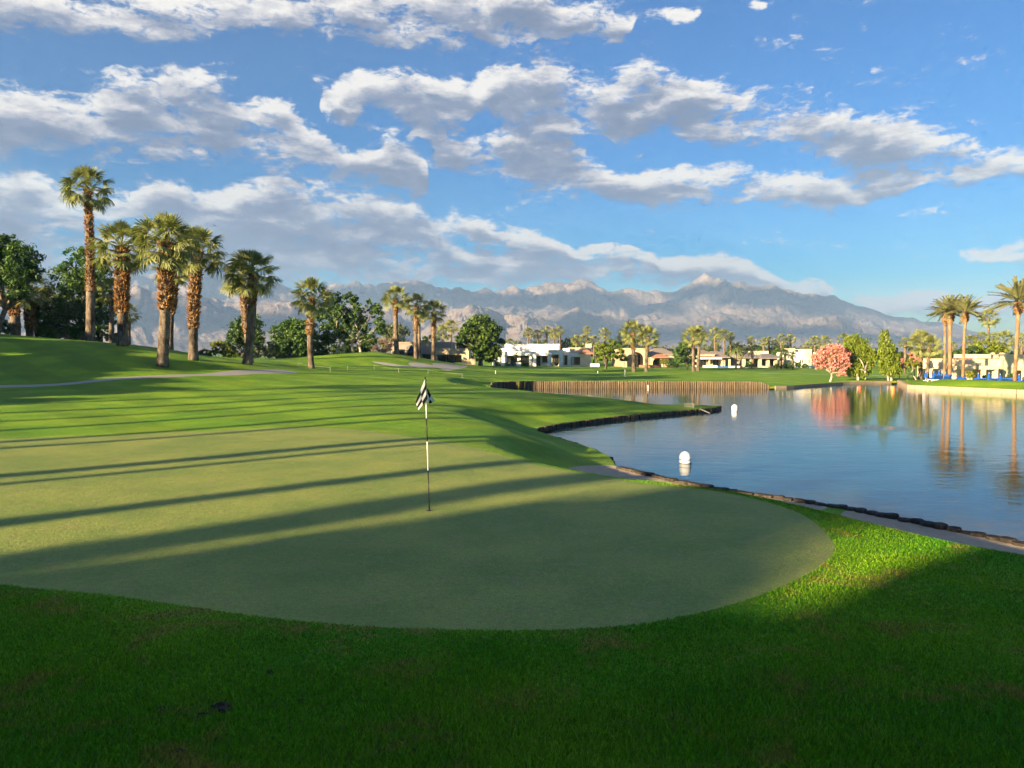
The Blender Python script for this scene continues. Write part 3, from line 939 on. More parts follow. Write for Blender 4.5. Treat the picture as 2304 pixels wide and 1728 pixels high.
def join_leaves(name, meshes, mats, mat):
    """one crown mesh from placed leaves (for palms too small to show their fronds)"""
    Vs, Fs, As = [], [], []
    off = 0
    cache = {}
    for me, M in zip(meshes, mats):
        if me.name not in cache:
            v = np.empty(len(me.vertices) * 3, np.float32); me.vertices.foreach_get('co', v)
            a = np.empty(len(me.vertices), np.float32); me.attributes['rnd'].data.foreach_get('value', a)
            f = [tuple(p.vertices) for p in me.polygons]
            cache[me.name] = (v.reshape(-1, 3), a, f)
        v, a, f = cache[me.name]
        Mn = np.array(M)
        Vs.append(v @ Mn[:3, :3].T + Mn[:3, 3]); As.append(a)
        Fs += [tuple(i + off for i in p) for p in f]
        off += len(v)
    me = bpy.data.meshes.new(name)
    me.from_pydata(np.concatenate(Vs).tolist(), [], Fs)
    at = me.attributes.new('rnd', 'FLOAT', 'POINT'); at.data.foreach_set('value', np.concatenate(As))
    me.materials.append(mat); me.update()
    return me

def boots_mesh(rng, path, rad_fn, t0, t1, n, size):
    """stubs of old fronds sticking out of the trunk"""
    V, T, A = [], [], []
    for i in range(n):
        t = t0 + (t1 - t0) * (i + rng.random()) / n
        azm = rng.random() * 2 * math.pi
        c = path(t); rr = rad_fn(t)
        o = np.array([math.cos(azm), math.sin(azm), 0]); s = np.array([-o[1], o[0], 0])
        up = rng.uniform(.25, 1.15)
        L = size * rng.uniform(.6, 1.35)
        d = o + np.array([0, 0, up]); d /= np.linalg.norm(d)
        d = d + s * rng.normal(0, .25)
        p = np.array(c) + o * rr * .86
        w = size * .30 * rng.uniform(.7, 1.2)
        tip = p + d * L
        k = len(V)
        V += [tuple(p - s * w), tuple(p + s * w), tuple(tip + s * w * .45), tuple(tip - s * w * .45), tuple(p + np.array([0, 0, -size * .25]) + o * size * .15)]
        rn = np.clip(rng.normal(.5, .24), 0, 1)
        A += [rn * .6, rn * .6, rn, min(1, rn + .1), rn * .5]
        T += [(k, k + 1, k + 2, k + 3), (k, k + 3, k + 4, k + 4), (k + 1, k + 4, k + 2, k + 2)]
    me = bpy.data.meshes.new('leaf_bases')
    me.from_pydata(V, [], [f if f[2] != f[3] else f[:3] for f in T])
    at = me.attributes.new('rnd', 'FLOAT', 'POINT'); at.data.foreach_set('value', np.array(A, np.float32))
    me.materials.append(MAT['boots']); me.update()
    return me

def fan_palm(label, base, top, crown_r, bare_t, r_bare, r_boot, seed, group=None, n_fr=44, parts=True, bulge=None, boots_end=1.0, dead=0):
    """base/top: world points; trunk bare up to bare_t (0..1), clad in old frond bases above"""
    rng = np.random.default_rng(seed)
    b3, t3 = Vector(base), Vector(top)
    root = thing('fan_palm', label, 'palm tree', b3, 0, group)
    H = (t3 - b3)
    bow = Vector((rng.normal(0, .012), rng.normal(0, .012), 0)) * H.length
    def path(t):
        p = H * t + bow * math.sin(t * math.pi)
        return (p.x, p.y, p.z)
    def rad(t):
        r0 = r_bare * (1.22 - .22 * min(1, t / .10)) * (1 - .12 * t)
        if t > bare_t:
            k = min(1, (t - bare_t) / .06)
            s_ = (t - bare_t) / max(1e-3, 1 - bare_t)
            rb = r_boot * .84
            if bulge: rb *= bulge(s_)
            else: rb *= 0.90 + .16 * math.sin(min(1, s_ * 1.15) * math.pi)
            r0 = r0 + (rb * .80 - r0) * k
        return r0
    ts = [i / 22 for i in range(23)]
    MB().tube([path(t) for t in ts], [rad(t) for t in ts], 14).build('trunk', MAT['palm_bark'], root, True)
    nb = int((1 - bare_t) * H.length * r_boot * (210 if parts else 70))
    sz = .30 * (r_boot / .65) if parts else .34 * (r_boot / .6)
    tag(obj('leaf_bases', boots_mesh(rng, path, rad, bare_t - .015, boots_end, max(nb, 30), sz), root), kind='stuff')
    s = crown_r / 2.0
    fr = crown_matrices(rng, int(n_fr * 1.08), 89, -42, s * 1.04, .55)
    T0 = Matrix.Translation(path(1.0))
    ms = []
    for M, f in fr:
        me = FAN[0 if f < .25 else (1 if f < .45 else (rng.integers(1, 4) if f < .75 else rng.integers(2, 5)))]
        ms.append((me, T0 @ M))
    if parts:
        for me, M in ms:
            o = obj('frond', me, root)
            o.matrix_local = M
    else:
        obj('crown', join_leaves('crown', [a for a, _ in ms], [b_ for _, b_ in ms], MAT['fan']), root)
    return root

def date_palm(label, base, top, crown_r, r_trunk, seed, group=None, n_fr=46, parts=True):
    rng = np.random.default_rng(seed)
    b3, t3 = Vector(base), Vector(top)
    root = thing('date_palm', label, 'palm tree', b3, 0, group)
    H = t3 - b3
    def path(t):
        p = H * t
        return (p.x, p.y, p.z)
    L = H.length
    col = 1 - 1.15 / L
    def rad(t):
        if t < col: return r_trunk * (1.12 - .12 * min(1, t / .08))
        k = (t - col) / (1 - col)
        return r_trunk * (1.15 + .95 * math.sin((.12 + .75 * k) * math.pi))
    ts = [i / 16 * col for i in range(17)] + [col + (1 - col) * k / 6 for k in range(1, 7)]
    MB().tube([path(t) for t in ts], [rad(t) for t in ts], 12).build('trunk', MAT['date_bark'], root, True)
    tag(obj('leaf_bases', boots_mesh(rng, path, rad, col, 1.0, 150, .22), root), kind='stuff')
    s = crown_r / 2.9
    T0 = Matrix.Translation(path(1.0))
    fr = crown_matrices(rng, n_fr, 86, -6, s, .35)
    ms = [(FEATHER[min(2, int(f * 3))], T0 @ M) for M, f in fr]
    if parts:
        for me, M in ms:
            o = obj('frond', me, root); o.matrix_local = M
    else:
        obj('crown', join_leaves('crown', [a for a, _ in ms], [b_ for _, b_ in ms], MAT['date']), root)
    return root

# ------------------------------------------------------------------ broadleaf trees
def leaf_cloud(rng, lobes, n, size, aspect=.55, clumps=9, fill=.55, hang=0.0):
    """leaf-sized faces gathered in clumps on the lobes of a crown; lobes = (x,y,z,rx,ry,rz)"""
    lob = np.array(lobes, float)
    wgt = (lob[:, 3] * lob[:, 4] + lob[:, 3] * lob[:, 5]); wgt /= wgt.sum()
    cc = []
    for (x, y, z, rx, ry, rz), w in zip(lob, wgt):
        m = max(4, int(clumps * len(lob) * w * 2.2))
        d = rng.normal(size=(m, 3)); d /= np.linalg.norm(d, axis=1)[:, None]
        rad = rng.uniform(fill, 1.0, m) ** .7
        c = np.array([x, y, z]) + d * rad[:, None] * np.array([rx, ry, rz])
        rs = (rx + ry + rz) / 3
        cc += [(*p, rs * rng.uniform(.22, .42)) for p in c]
    cc = np.array(cc)
    k = rng.integers(0, len(cc), n)
    off = rng.normal(size=(n, 3)); off /= np.linalg.norm(off, axis=1)[:, None] + 1e-9
    off *= (rng.random(n) ** .45)[:, None] * np.array([1, 1, .8])
    pos = cc[k, :3] + off * cc[k, 3][:, None]
    if hang:
        pos[:, 2] -= hang * rng.random(n) * rng.random(n)
    nrm = off + rng.normal(0, .55, (n, 3)) + np.array([0, 0, .25])
    nrm /= np.linalg.norm(nrm, axis=1)[:, None]
    t = np.cross(nrm, rng.normal(size=(n, 3))); t /= np.linalg.norm(t, axis=1)[:, None]
    if hang:
        t = t * .45 + np.array([0, 0, -1.0]); t /= np.linalg.norm(t, axis=1)[:, None]
        b_ = np.cross(rng.normal(size=(n, 3)), t); b_ /= np.linalg.norm(b_, axis=1)[:, None]
    else:
        b_ = np.cross(nrm, t)
    L = size * rng.uniform(.6, 1.35, n)[:, None]; W = L * aspect * .5
    V = np.stack([pos - t * L * .5, pos + b_ * W, pos + t * L * .5, pos - b_ * W], 1).reshape(-1, 3)
    T = np.arange(n * 4).reshape(n, 4)
    cr = rng.normal(0, .16, len(cc))
    A = np.clip(.5 + cr[k] + rng.normal(0, .17, n), 0, 1)
    return V, T, np.repeat(A, 4)

def limb(mb, rng, a, b_, r0, r1, wob=.08, n=6):
    a = np.array(a, float); b_ = np.array(b_, float)
    L = np.linalg.norm(b_ - a)
    pts = []
    o1, o2 = rng.normal(0, wob * L, 3), rng.normal(0, wob * L * .5, 3)
    for i in range(n):
        t = i / (n - 1)
        pts.append(tuple(a + (b_ - a) * t + o1 * math.sin(t * math.pi) + o2 * math.sin(2 * t * math.pi)))
    mb.tube(pts, [r0 + (r1 - r0) * i / (n - 1) for i in range(n)], 7)

def tree_px(label, name, cat, Y, base_px, lobes_px, leaf, n, size, seed, trunk_r=.2, stems=1, bark='bark', hang=0.0, aspect=.55, fill=.55, clumps=9, depth=.9, group=None, base_z=None, stem_px=None):
    """crown lobes given as photograph ellipses at depth Y"""
    rng = np.random.default_rng(seed)
    k = mpp(Y)
    bx = P(base_px, 800, Y)[0]
    bz = land1(bx, Y) if base_z is None else base_z
    root = thing(name, label, cat, (bx, Y, bz - .05), 0, group)
    lobes = []
    for (px, py, rx, ry) in lobes_px:
        p = P(px, py, Y)
        dy = rng.normal(0, .25) * rx * k
        lobes.append((p[0] - bx, dy, p[2] - bz, rx * k, rx * k * depth, ry * k))
    mb = MB()
    starts = stem_px or [base_px + (i - (stems - 1) / 2) * 3.0 for i in range(stems)]
    for s_i, spx in enumerate(starts):
        sx = P(spx, 800, Y)[0] - bx
        hub = np.mean([l[:3] for l in lobes], 0)
        fork = np.array([sx + (hub[0] - sx) * .4, rng.normal(0, .3), hub[2] * .42])
        limb(mb, rng, (sx, rng.normal(0, .2) if stems > 1 else 0, 0), fork, trunk_r * 1.15, trunk_r * .75, .04)
        mine = [l for i, l in enumerate(lobes) if i % len(starts) == s_i] or lobes[:2]
        for l in mine:
            limb(mb, rng, fork, (l[0], l[1], l[2] + l[5] * .35), trunk_r * .6, trunk_r * .12, .07)
            for _ in range(2):
                d = rng.normal(size=3); d /= np.linalg.norm(d)
                limb(mb, rng, (l[0] * .6 + fork[0] * .4, l[1] * .6 + fork[1] * .4, l[2] * .6 + fork[2] * .4), (l[0] + d[0] * l[3] * .8, l[1] + d[1] * l[4] * .8, l[2] + d[2] * l[5] * .8), trunk_r * .28, trunk_r * .06, .06, 4)
    mb.build('trunk', MAT[bark], root, True)
    V, T, A = leaf_cloud(rng, lobes, n, size, aspect, clumps, fill, hang)
    obj('crown', mesh_np('crown', V, T, LEAF[leaf], smooth=False, attrs={'rnd': A}), root)
    return root

def copy_thing(src, loc, rz, scale, label, group=None):
    r = src.copy(); link(r)
    r.location = loc; r.rotation_euler = (0, 0, rz); r.scale = scale if hasattr(scale, '__len__') else (scale,) * 3
    r['label'] = label
    if group: r['group'] = group
    elif 'group' in r: del r['group']
    for ch in list(src.children):
        c = ch.copy(); link(c); c.parent = r
        for g2_ in ch.children:
            d = g2_.copy(); link(d); d.parent = c
    return r
# ------------------------------------------------------------------ fan palms of the left mound and the middle mound
def palm_at(label, bpx, bpy_, Y, tpx, tpy, rpx, bare_py, wb, wk, seed, **kw):
    """pixels: base, crown base, crown radius, where the old frond bases begin, widths of bare and clad trunk"""
    k = mpp(Y)
    b0 = P(bpx, bpy_, Y); gz_ = land1(b0[0], Y)
    base = (b0[0], Y, gz_ - .08)
    top = P(tpx, tpy, Y)
    bt = (P(tpx, bare_py, Y)[2] - base[2]) / (top[2] - base[2])
    return fan_palm(label, base, top, rpx * k, bt, wb * k / 2, wk * k / 2, seed, **kw)

palm_at('tallest fan palm, slender trunk standing high above the left mound', 203, 766, 75, 197, 425, 54, 652, 19, 23, 1, n_fr=40)
palm_at('thick fan palm on the left mound, just right of the tallest palm', 276, 776, 65, 275, 556, 62, 702, 22, 36, 2, n_fr=46)
palm_at('big fan palm with the widest crown, nearest of the left mound palms', 365, 823, 57, 374, 546, 70, 694, 24, 40, 3, n_fr=52)
palm_at('fan palm half hidden behind the widest-crowned palm on the left mound', 383, 786, 72, 391, 606, 46, 704, 13, 30, 4, n_fr=30)
palm_at('fan palm with rust trunk right of the widest-crowned palm, before the gap', 435, 809, 62, 446, 566, 60, 738, 20, 32, 5, n_fr=48)
palm_at('leaning fan palm with grey bare trunk and short shaggy collar', 556, 820, 65, 568, 615, 58, 684, 20, 27, 6, n_fr=48)
palm_at('dark trunked fan palm overlapped by the leaning palm with grey trunk', 563, 817, 69, 543, 628, 46, 752, 14, 21, 7, n_fr=36)
palm_at('lone fan palm with double-bulged dark trunk in front of the leafy tree', 701, 829, 80, 702, 668, 46, 752, 13, 22, 8, n_fr=42, bulge=lambda s: .72 + .38 * abs(math.sin((s * 2 + .15) * math.pi)))
palm_at('leftmost and tallest of three fan palms on the middle mound', 893, 797, 105, 890, 672, 31, 708, 11, 16, 9, n_fr=38)
palm_at('middle one of three fan palms on the middle mound', 936, 807, 103, 938, 688, 31, 748, 9, 15, 10, n_fr=38)
palm_at('rightmost of three fan palms on the middle mound', 975, 810, 108, 976, 702, 29, 762, 9, 14, 11, n_fr=38)
palm_at('bare pale palm trunk with small crown behind the middle palm of three', 944, 804, 107, 942, 716, 18, 734, 7, 10, 12, n_fr=20)
# palms standing among the trees at the far left
palm_at('leftmost fan palm, trunk rising under the dark leafy tree', 35, 752, 80, 33, 650, 46, 712, 21, 27, 13, n_fr=34)
palm_at('fan palm with golden collar just right of the leftmost palm', 67, 755, 84, 64, 652, 48, 742, 16, 25, 14, n_fr=34)
palm_at('shaggy fan palm trunk beside the golden-collared palm at far left', 84, 756, 86, 84, 672, 30, 750, 9, 15, 15, n_fr=24)
palm_at('stocky fan palm under the airy tree, left of the tall pale trunk', 131, 762, 92, 128, 690, 34, 738, 11, 17, 16, n_fr=24, parts=False)
palm_at('second stocky fan palm under the airy tree, left of the tall pale trunk', 148, 763, 94, 147, 690, 34, 752, 11, 17, 17, n_fr=24, parts=False)
palm_at('fan palm in the trees just right of the tallest palm trunk', 228, 768, 88, 224, 660, 32, 735, 10, 13, 18, n_fr=26, parts=False)
palm_at('fan palm with bare trunk between tallest palm and thick palm', 251, 770, 84, 250, 655, 34, 722, 11, 14, 19, n_fr=28, parts=False)
palm_at('small far fan palm peeping right of the thick left palm', 291, 776, 100, 289, 706, 26, 742, 7, 12, 20, n_fr=26, parts=False)

# fan palms on the lawn in front of the far houses
palm_at('thick fan palm before the arched tan house, left one of the pair', 1426, 834, 128, 1424, 748, 30, 788, 9, 14, 21, n_fr=42)
palm_at('darker fan palm before the arched tan house, right one of the pair', 1454, 836, 126, 1458, 758, 27, 790, 8, 11, 22, n_fr=40)
palm_at('front palm of the crossing pair on the lawn before the shingled house', 1560, 838, 125, 1559, 758, 26, 785, 7, 11, 23, n_fr=38)
palm_at('rear palm of the crossing pair on the lawn before the shingled house', 1570, 831, 132, 1572, 754, 24, 782, 7, 10, 24, n_fr=36)
palm_at('left orange-trunked fan palm beside the blue umbrellas', 2071, 855, 97, 2072, 772, 32, 816, 9, 12, 25, n_fr=40)
palm_at('right orange-trunked fan palm beside the blue umbrellas', 2087, 853, 93, 2090, 780, 29, 812, 7, 11, 26, n_fr=36)

# date palms by the pool terrace
def date_at(label, bpx, Y, tpx, tpy, rpx, w, seed):
    b0 = P(bpx, 850, Y); base = (b0[0], Y, land1(b0[0], Y) - .08)
    return date_palm(label, base, P(tpx, tpy, Y), rpx * mpp(Y), w * mpp(Y) / 2, seed, 'date palms by the pool terrace')
date_at('leftmost date palm by the pool, trunk behind its brighter neighbour', 2125, 92, 2127, 706, 38, 6, 31)
date_at('second date palm from the left by the pool, sunlit trunk', 2137, 87, 2138, 703, 46, 8, 32)
date_at('third date palm from the left, in front of the pool building', 2166, 85.5, 2172, 702, 44, 6.5, 33)
date_at('rightmost date palm, nearest and tallest by the pool building', 2283, 78, 2293, 680, 62, 8, 34)

# ------------------------------------------------------------------ distant palms: three crowns and trunks reused
def far_palm(label, px, py, rpx, Y, seed, base_py=None, group=None, kind='fan'):
    k = mpp(Y)
    x = P(px, 800, Y)[0]
    base = (x, Y, land1(x, Y) - .1)
    top = P(px, py + rpx * .15, Y)
    if kind == 'fan':
        return fan_palm(label, base, top, rpx * k * 1.15, .35, 4.2 * k * .5, max(6.0 * k * .5, .3), seed, group, 30, parts=False)
    rng = np.random.default_rng(seed)
    root = thing('arching_palm', label, 'palm tree', base, 0, group)
    H = Vector(top) - Vector(base)
    MB().tube([tuple(H * t) for t in (0, .3, .6, 1)], [.24, .2, .17, .14], 10).build('trunk', MAT['date_bark'], root, True)
    fr = crown_matrices(rng, 22, 75, -35, rpx * k / 2.1, .3)
    obj('crown', join_leaves('crown', [QUEEN[min(2, int(f * 3))] for M, f in fr], [Matrix.Translation(H) @ M for M, f in fr], MAT['queen']), root)
    return root

ORD = ['first', 'second', 'third', 'fourth', 'fifth', 'sixth', 'seventh', 'eighth', 'ninth', 'tenth', 'eleventh', 'twelfth', 'thirteenth', 'fourteenth', 'fifteenth', 'sixteenth', 'seventeenth', 'eighteenth', 'nineteenth', 'twentieth']
sd_ = 300
def crown_top(root, q=97):
    c = [ch for ch in root.children if ch.name.startswith('crown')][0].data
    v = np.empty(len(c.vertices) * 3, np.float32); c.vertices.foreach_get('co', v)
    return float(np.percentile(v[2::3], q))
def crown_half(root):
    c = [ch for ch in root.children if ch.name.startswith('crown')][0].data
    v = np.empty(len(c.vertices) * 3, np.float32); c.vertices.foreach_get('co', v)
    return float(np.percentile(np.abs(v[0::3]), 97))
for grp_, phrase, lst in [
  ('palms beside the round tree', 'far fan palm between the middle mound and the big round tree', [(997, 745, 17, 150), (1015, 733, 15, 156)]),
  ('palms behind the white house', 'fan palm behind the white flat-roofed house', [(1147, 770, 10, 190), (1189, 746, 11, 195), (1209, 750, 11, 197), (1230, 742, 10, 200), (1247, 749, 12, 195), (1259, 742, 10, 199)]),
  ('palms left of the arched house', 'fan palm rising between the white house and the arched tan house', [(1297, 764, 13, 190), (1313, 765, 15, 200), (1320, 741, 9, 215), (1336, 766, 13, 192), (1361, 748, 13, 196)]),
  ('palms behind the shingled houses', 'fan palm clumped behind the shingled roofs', [(1404, 756, 14, 200), (1540, 778, 10, 210), (1585, 782, 9, 205), (1609, 747, 13, 200), (1611, 764, 11, 206), (1628, 752, 14, 198), (1643, 755, 10, 204), (1690, 764, 10, 205), (1718, 768, 10, 200), (1730, 766, 10, 202)]),
  ('palms around the white villa', 'fan palm around the white villa left of the pink tree', [(1745, 770, 9, 205), (1758, 761, 11, 190), (1778, 761, 11, 192), (1816, 778, 10, 188), (1833, 767, 13, 170), (1856, 767, 14, 178)]),
  ('palms behind the lime green trees', 'fan palm showing behind the lime green trees by the water', [(1898, 762, 14, 150), (1984, 760, 10, 150), (2037, 769, 12, 130)]),
  ('palms behind the pool building', 'fan palm behind the pool building hedge', [(2144, 776, 9, 150), (2181, 765, 13, 140), (2208, 759, 15, 138), (2236, 757, 11, 150), (2258, 762, 21, 136), (2299, 764, 16, 134)]),
]:
    for i, (px, py, rp, Y) in enumerate(lst):
        sd_ += 1
        n_ = len(lst)
        w_ = 'leftmost' if i == 0 else ('rightmost' if i == n_ - 1 else ORD[i] + ' from the left,')
        far_palm('%s %s' % (w_, phrase), px, py, rp, Y, sd_, group=grp_)
far_palm('tall double-trunked fan palm rising alone above the pool hedge', 2225, 712, 20, 140, 390)
for i, (px, py, rp, Y, lb) in enumerate([(1656, 780, 19, 148, 'weeping palm with yellow flower stalk before the long shingled house'),
        (1692, 786, 14, 150, 'slim arching palm before the columns of the long shingled house'), (1667, 788, 12, 150, 'thin arching palm right of the weeping palm at the shingled house'),
        (1758, 790, 13, 150, 'pale trunked arching palm at the right end of the shingled house'), (1768, 793, 12, 151, 'arching palm just left of the white villa'), (1784, 797, 11, 151, 'short dark arching palm against the white villa corner'),
        (1162, 797, 7, 163, 'small potted-size palm left of the white house planter'), (1127, 800, 6, 163, 'dark small palm at the left end of the white house')]):
    far_palm(lb, px, py, rp, Y, 400 + i, kind='queen')

# ------------------------------------------------------------------ broadleaf trees and shrubs in view
tree_px('dark leafy tree with pale bent limbs at the far left edge', 'leafy_tree', 'tree', 76, -8,
        [(-20, 570, 40, 42), (20, 552, 30, 26), (52, 575, 36, 32), (70, 610, 22, 24), (30, 612, 38, 34), (-30, 640, 40, 30), (48, 650, 26, 26)], 'dark', 11000, .34, 51, .32, clumps=26, aspect=.5, fill=.35)
tree_px('airy feathery tree with fine leaves behind the tallest palm', 'feathery_tree', 'tree', 86, 190,
        [(180, 580, 30, 24), (150, 612, 36, 22), (215, 610, 38, 26), (180, 640, 46, 26), (130, 655, 30, 22), (235, 655, 30, 30), (170, 690, 52, 24), (120, 700, 40, 26), (215, 705, 36, 28), (85, 718, 32, 20), (250, 700, 18, 34), (110, 738, 30, 16), (175, 738, 34, 16), (232, 742, 26, 16)], 'dark', 17000, .32, 52, .26, stems=2, clumps=24, fill=.3)
tree_px('low light green shrub under the feathery tree', 'shrub', 'shrub', 100, 118, [(118, 745, 22, 18), (100, 752, 14, 12), (140, 756, 14, 10)], 'mid', 1200, .35, 53, .08)
tree_px('bright green shrub behind the palms under the feathery tree', 'shrub', 'shrub', 102, 208, [(205, 748, 22, 20), (235, 757, 14, 12)], 'mid', 1100, .35, 54, .08)
tree_px('pointed bright green tree behind the leaning palm', 'leafy_tree', 'tree', 118, 540, [(528, 745, 17, 24), (545, 735, 14, 26), (572, 742, 22, 36), (560, 765, 28, 24), (525, 772, 20, 22), (585, 772, 14, 22)], 'mid', 6500, .40, 55, .2, clumps=24, fill=.3)
tree_px('yellow-green shrub left of the pointed bright green tree', 'shrub', 'shrub', 112, 492, [(492, 783, 18, 16), (512, 790, 14, 12), (478, 792, 10, 9)], 'yellow', 1600, .36, 56, .08)
tree_px('pale grey-green shrub at the foot of the pointed tree', 'shrub', 'shrub', 112, 595, [(585, 790, 16, 14), (605, 786, 18, 18), (622, 795, 14, 10)], 'grey', 1700, .36, 57, .08)
tree_px('dense dark tree left of the lone double-bulged palm', 'leafy_tree', 'tree', 112, 648, [(628, 750, 20, 22), (650, 742, 22, 26), (672, 752, 24, 30), (640, 775, 26, 18), (675, 780, 24, 18)], 'dark', 6500, .40, 58, .22, clumps=24, fill=.3)
tree_px('olive green tree behind the dense dark tree', 'leafy_tree', 'tree', 132, 668, [(655, 730, 14, 16), (690, 738, 26, 26), (712, 720, 16, 18)], 'mid', 2600, .45, 59, .2)
tree_px('tall multi-stemmed tree with light limbs right of the lone palm', 'multi_stem_tree', 'tree', 116, 775,
        [(752, 672, 20, 16), (790, 668, 16, 14), (735, 700, 20, 18), (770, 705, 24, 24), (805, 700, 16, 24), (745, 745, 28, 30), (785, 745, 24, 32), (815, 740, 16, 34), (832, 688, 8, 20), (850, 705, 14, 24), (858, 735, 16, 18), (835, 765, 18, 18), (718, 770, 22, 20)], 'mid', 14000, .40, 60, .22, stems=4, bark='pale_bark', clumps=22, fill=.35, stem_px=[748, 768, 792, 815])
tree_px('soft grey-green willow behind the middle mound palms', 'willow_tree', 'tree', 140, 888, [(880, 745, 22, 20), (900, 752, 22, 24), (868, 762, 16, 16), (885, 770, 30, 16)], 'grey', 3200, .4, 61, .2, hang=.9)
tree_px('bare tan brush left of the flat-roofed tan house', 'dry_bush', 'shrub', 116, 862, [(862, 778, 22, 14), (880, 770, 14, 12), (845, 784, 14, 9)], 'twig', 2600, .42, 62, .06, aspect=.14)
tree_px('low dark hedge tree behind the flat-roofed tan house', 'leafy_tree', 'tree', 150, 960, [(945, 768, 16, 12), (965, 766, 18, 12), (985, 770, 12, 10)], 'mid', 1500, .45, 63, .16)
tree_px('big round dense green tree left of the white house', 'round_tree', 'tree', 148, 1082,
        [(1080, 730, 28, 22), (1055, 742, 22, 22), (1105, 745, 24, 26), (1045, 768, 20, 26), (1080, 765, 32, 28), (1118, 772, 16, 26), (1060, 795, 26, 16), (1098, 795, 26, 16)], 'ficus', 13000, .60, 64, .45, clumps=22, fill=.45)
tree_px('yellow-green rounded tree between the white and arched houses', 'small_tree', 'tree', 146, 1364, [(1352, 785, 16, 16), (1372, 778, 16, 16), (1392, 795, 14, 13), (1345, 800, 12, 12), (1370, 797, 20, 12)], 'lime', 3600, .40, 65, .16, stems=2)
tree_px('dark leafy tree between tan tile roofs and the crossing palms', 'leafy_tree', 'tree', 142, 1547, [(1538, 785, 18, 16), (1555, 795, 16, 18), (1530, 802, 16, 16), (1550, 812, 18, 12), (1524, 792, 10, 12)], 'dark', 3400, .42, 66, .16)
tree_px('round tree smothered in pink blossom on the far shore', 'blossom_tree', 'tree', 94, 1869, [(1878, 785, 22, 13), (1856, 792, 16, 10), (1842, 806, 16, 11), (1894, 800, 18, 14), (1868, 806, 24, 14), (1850, 822, 16, 9), (1898, 820, 14, 12), (1878, 824, 18, 12), (1892, 838, 14, 7), (1834, 815, 8, 7), (1908, 812, 7, 9)], 'pink', 7500, .21, 67, .13, bark='pale_bark', clumps=22, aspect=.75, fill=.45)
tree_px('wide lime green weeping tree beside the pink blossom tree', 'lime_tree', 'tree', 95, 1928, [(1925, 768, 20, 22), (1908, 790, 14, 24), (1940, 785, 20, 28), (1955, 800, 20, 20), (1925, 810, 24, 26), (1912, 832, 10, 10), (1940, 828, 22, 14)], 'lime', 11000, .27, 68, .14, stems=2, bark='pale_bark', hang=.7, clumps=26, fill=.3, stem_px=[1929, 1950])
tree_px('pointed lime green weeping tree left of the blue umbrellas', 'lime_tree', 'tree', 94, 2001, [(1992, 757, 9, 18), (1995, 785, 17, 24), (2008, 800, 18, 24), (1988, 815, 14, 18), (2005, 826, 18, 12), (2018, 812, 8, 18)], 'lime', 9500, .27, 69, .12, stems=2, bark='pale_bark', hang=.7, clumps=26, fill=.3, stem_px=[1999, 2006])
tree_px('thin white-stemmed young tree at the water edge by the terrace', 'young_tree', 'tree', 95, 2048, [(2050, 815, 14, 10), (2038, 822, 8, 7), (2062, 823, 10, 8)], 'yellow', 1300, .24, 70, .07, stems=2, bark='pale_bark', stem_px=[2045, 2061])
tree_px('small pink flowering tree behind the orange-trunked palms', 'blossom_tree', 'tree', 106, 2058, [(2055, 800, 10, 10), (2064, 808, 10, 12), (2050, 812, 8, 8)], 'pink', 1500, .24, 71, .08)
tree_px('pink flowering shrub just right of the pointed lime tree', 'blossom_shrub', 'shrub', 108, 2026, [(2027, 818, 7, 14), (2024, 832, 6, 8)], 'pink', 800, .24, 72, .06)
tree_px('clipped green hedge mass behind the pool building, left half', 'hedge', 'hedge', 116, 2155, [(2140, 805, 16, 20), (2160, 798, 20, 22), (2180, 795, 18, 20), (2150, 822, 24, 14)], 'mid', 4200, .34, 73, .1)
tree_px('domed yellow-green hedge tree behind the pool building roof', 'hedge', 'hedge', 118, 2222, [(2200, 788, 18, 18), (2222, 784, 20, 20), (2245, 788, 20, 18), (2262, 796, 16, 14), (2210, 802, 24, 14)], 'lime', 4600, .34, 74, .1)
for i, (px, py, rp, Y, lf, lb) in enumerate([
    (1112, 806, 9, 160, 'dark', 'dark clipped shrub at the left corner of the white house'), (1120, 818, 6, 158, 'dark', 'low dark bush on the white house lawn, left'), (1150, 820, 12, 157, 'mid', 'long low bush in front of the white planter wall'),
    (1182, 820, 7, 157, 'lime', 'light green bush at the right end of the white planter wall'), (1405, 805, 9, 148, 'dark', 'dark shrub beside the arched tan house entrance'),
    (1494, 812, 8, 148, 'yellow', 'yellow-green bush below the small terracotta roof'), (1508, 818, 9, 148, 'mid', 'green bush below the tan tile roofs'), (1520, 820, 7, 149, 'yellow', 'small yellow bush left of the dark tree at tile roofs'),
    (1686, 818, 8, 148, 'dark', 'dark shrub in front of the grey-roofed house columns'), (1748, 822, 6, 149, 'lime', 'bright bush at the right end of the grey-roofed house'), (1772, 821, 9, 150, 'dark', 'dark planting below the arching palms by the villa'),
    (1796, 820, 6, 152, 'dark', 'dark shrub at the white villa window'), (1812, 822, 6, 152, 'mid', 'green shrub beside the white villa steps'),
    (2183, 842, 8, 94, 'yellow', 'sparse yellow-green shrub before the pool building wall'), (2274, 848, 9, 92, 'mid', 'green shrub at the foot of the rightmost date palm'), (2312, 850, 9, 92, 'grey', 'grey-green shrub at the right edge of the terrace'),
    (2218, 846, 5, 95, 'mid', 'small shrub under the high pool building windows')]):
    tree_px(lb, 'shrub', 'shrub', Y, px, [(px, py, rp, rp * .85), (px + rp * .5, py + 2, rp * .7, rp * .6), (px - rp * .6, py + 2, rp * .6, rp * .6)], lf, 500, .30, 500 + i, .05)

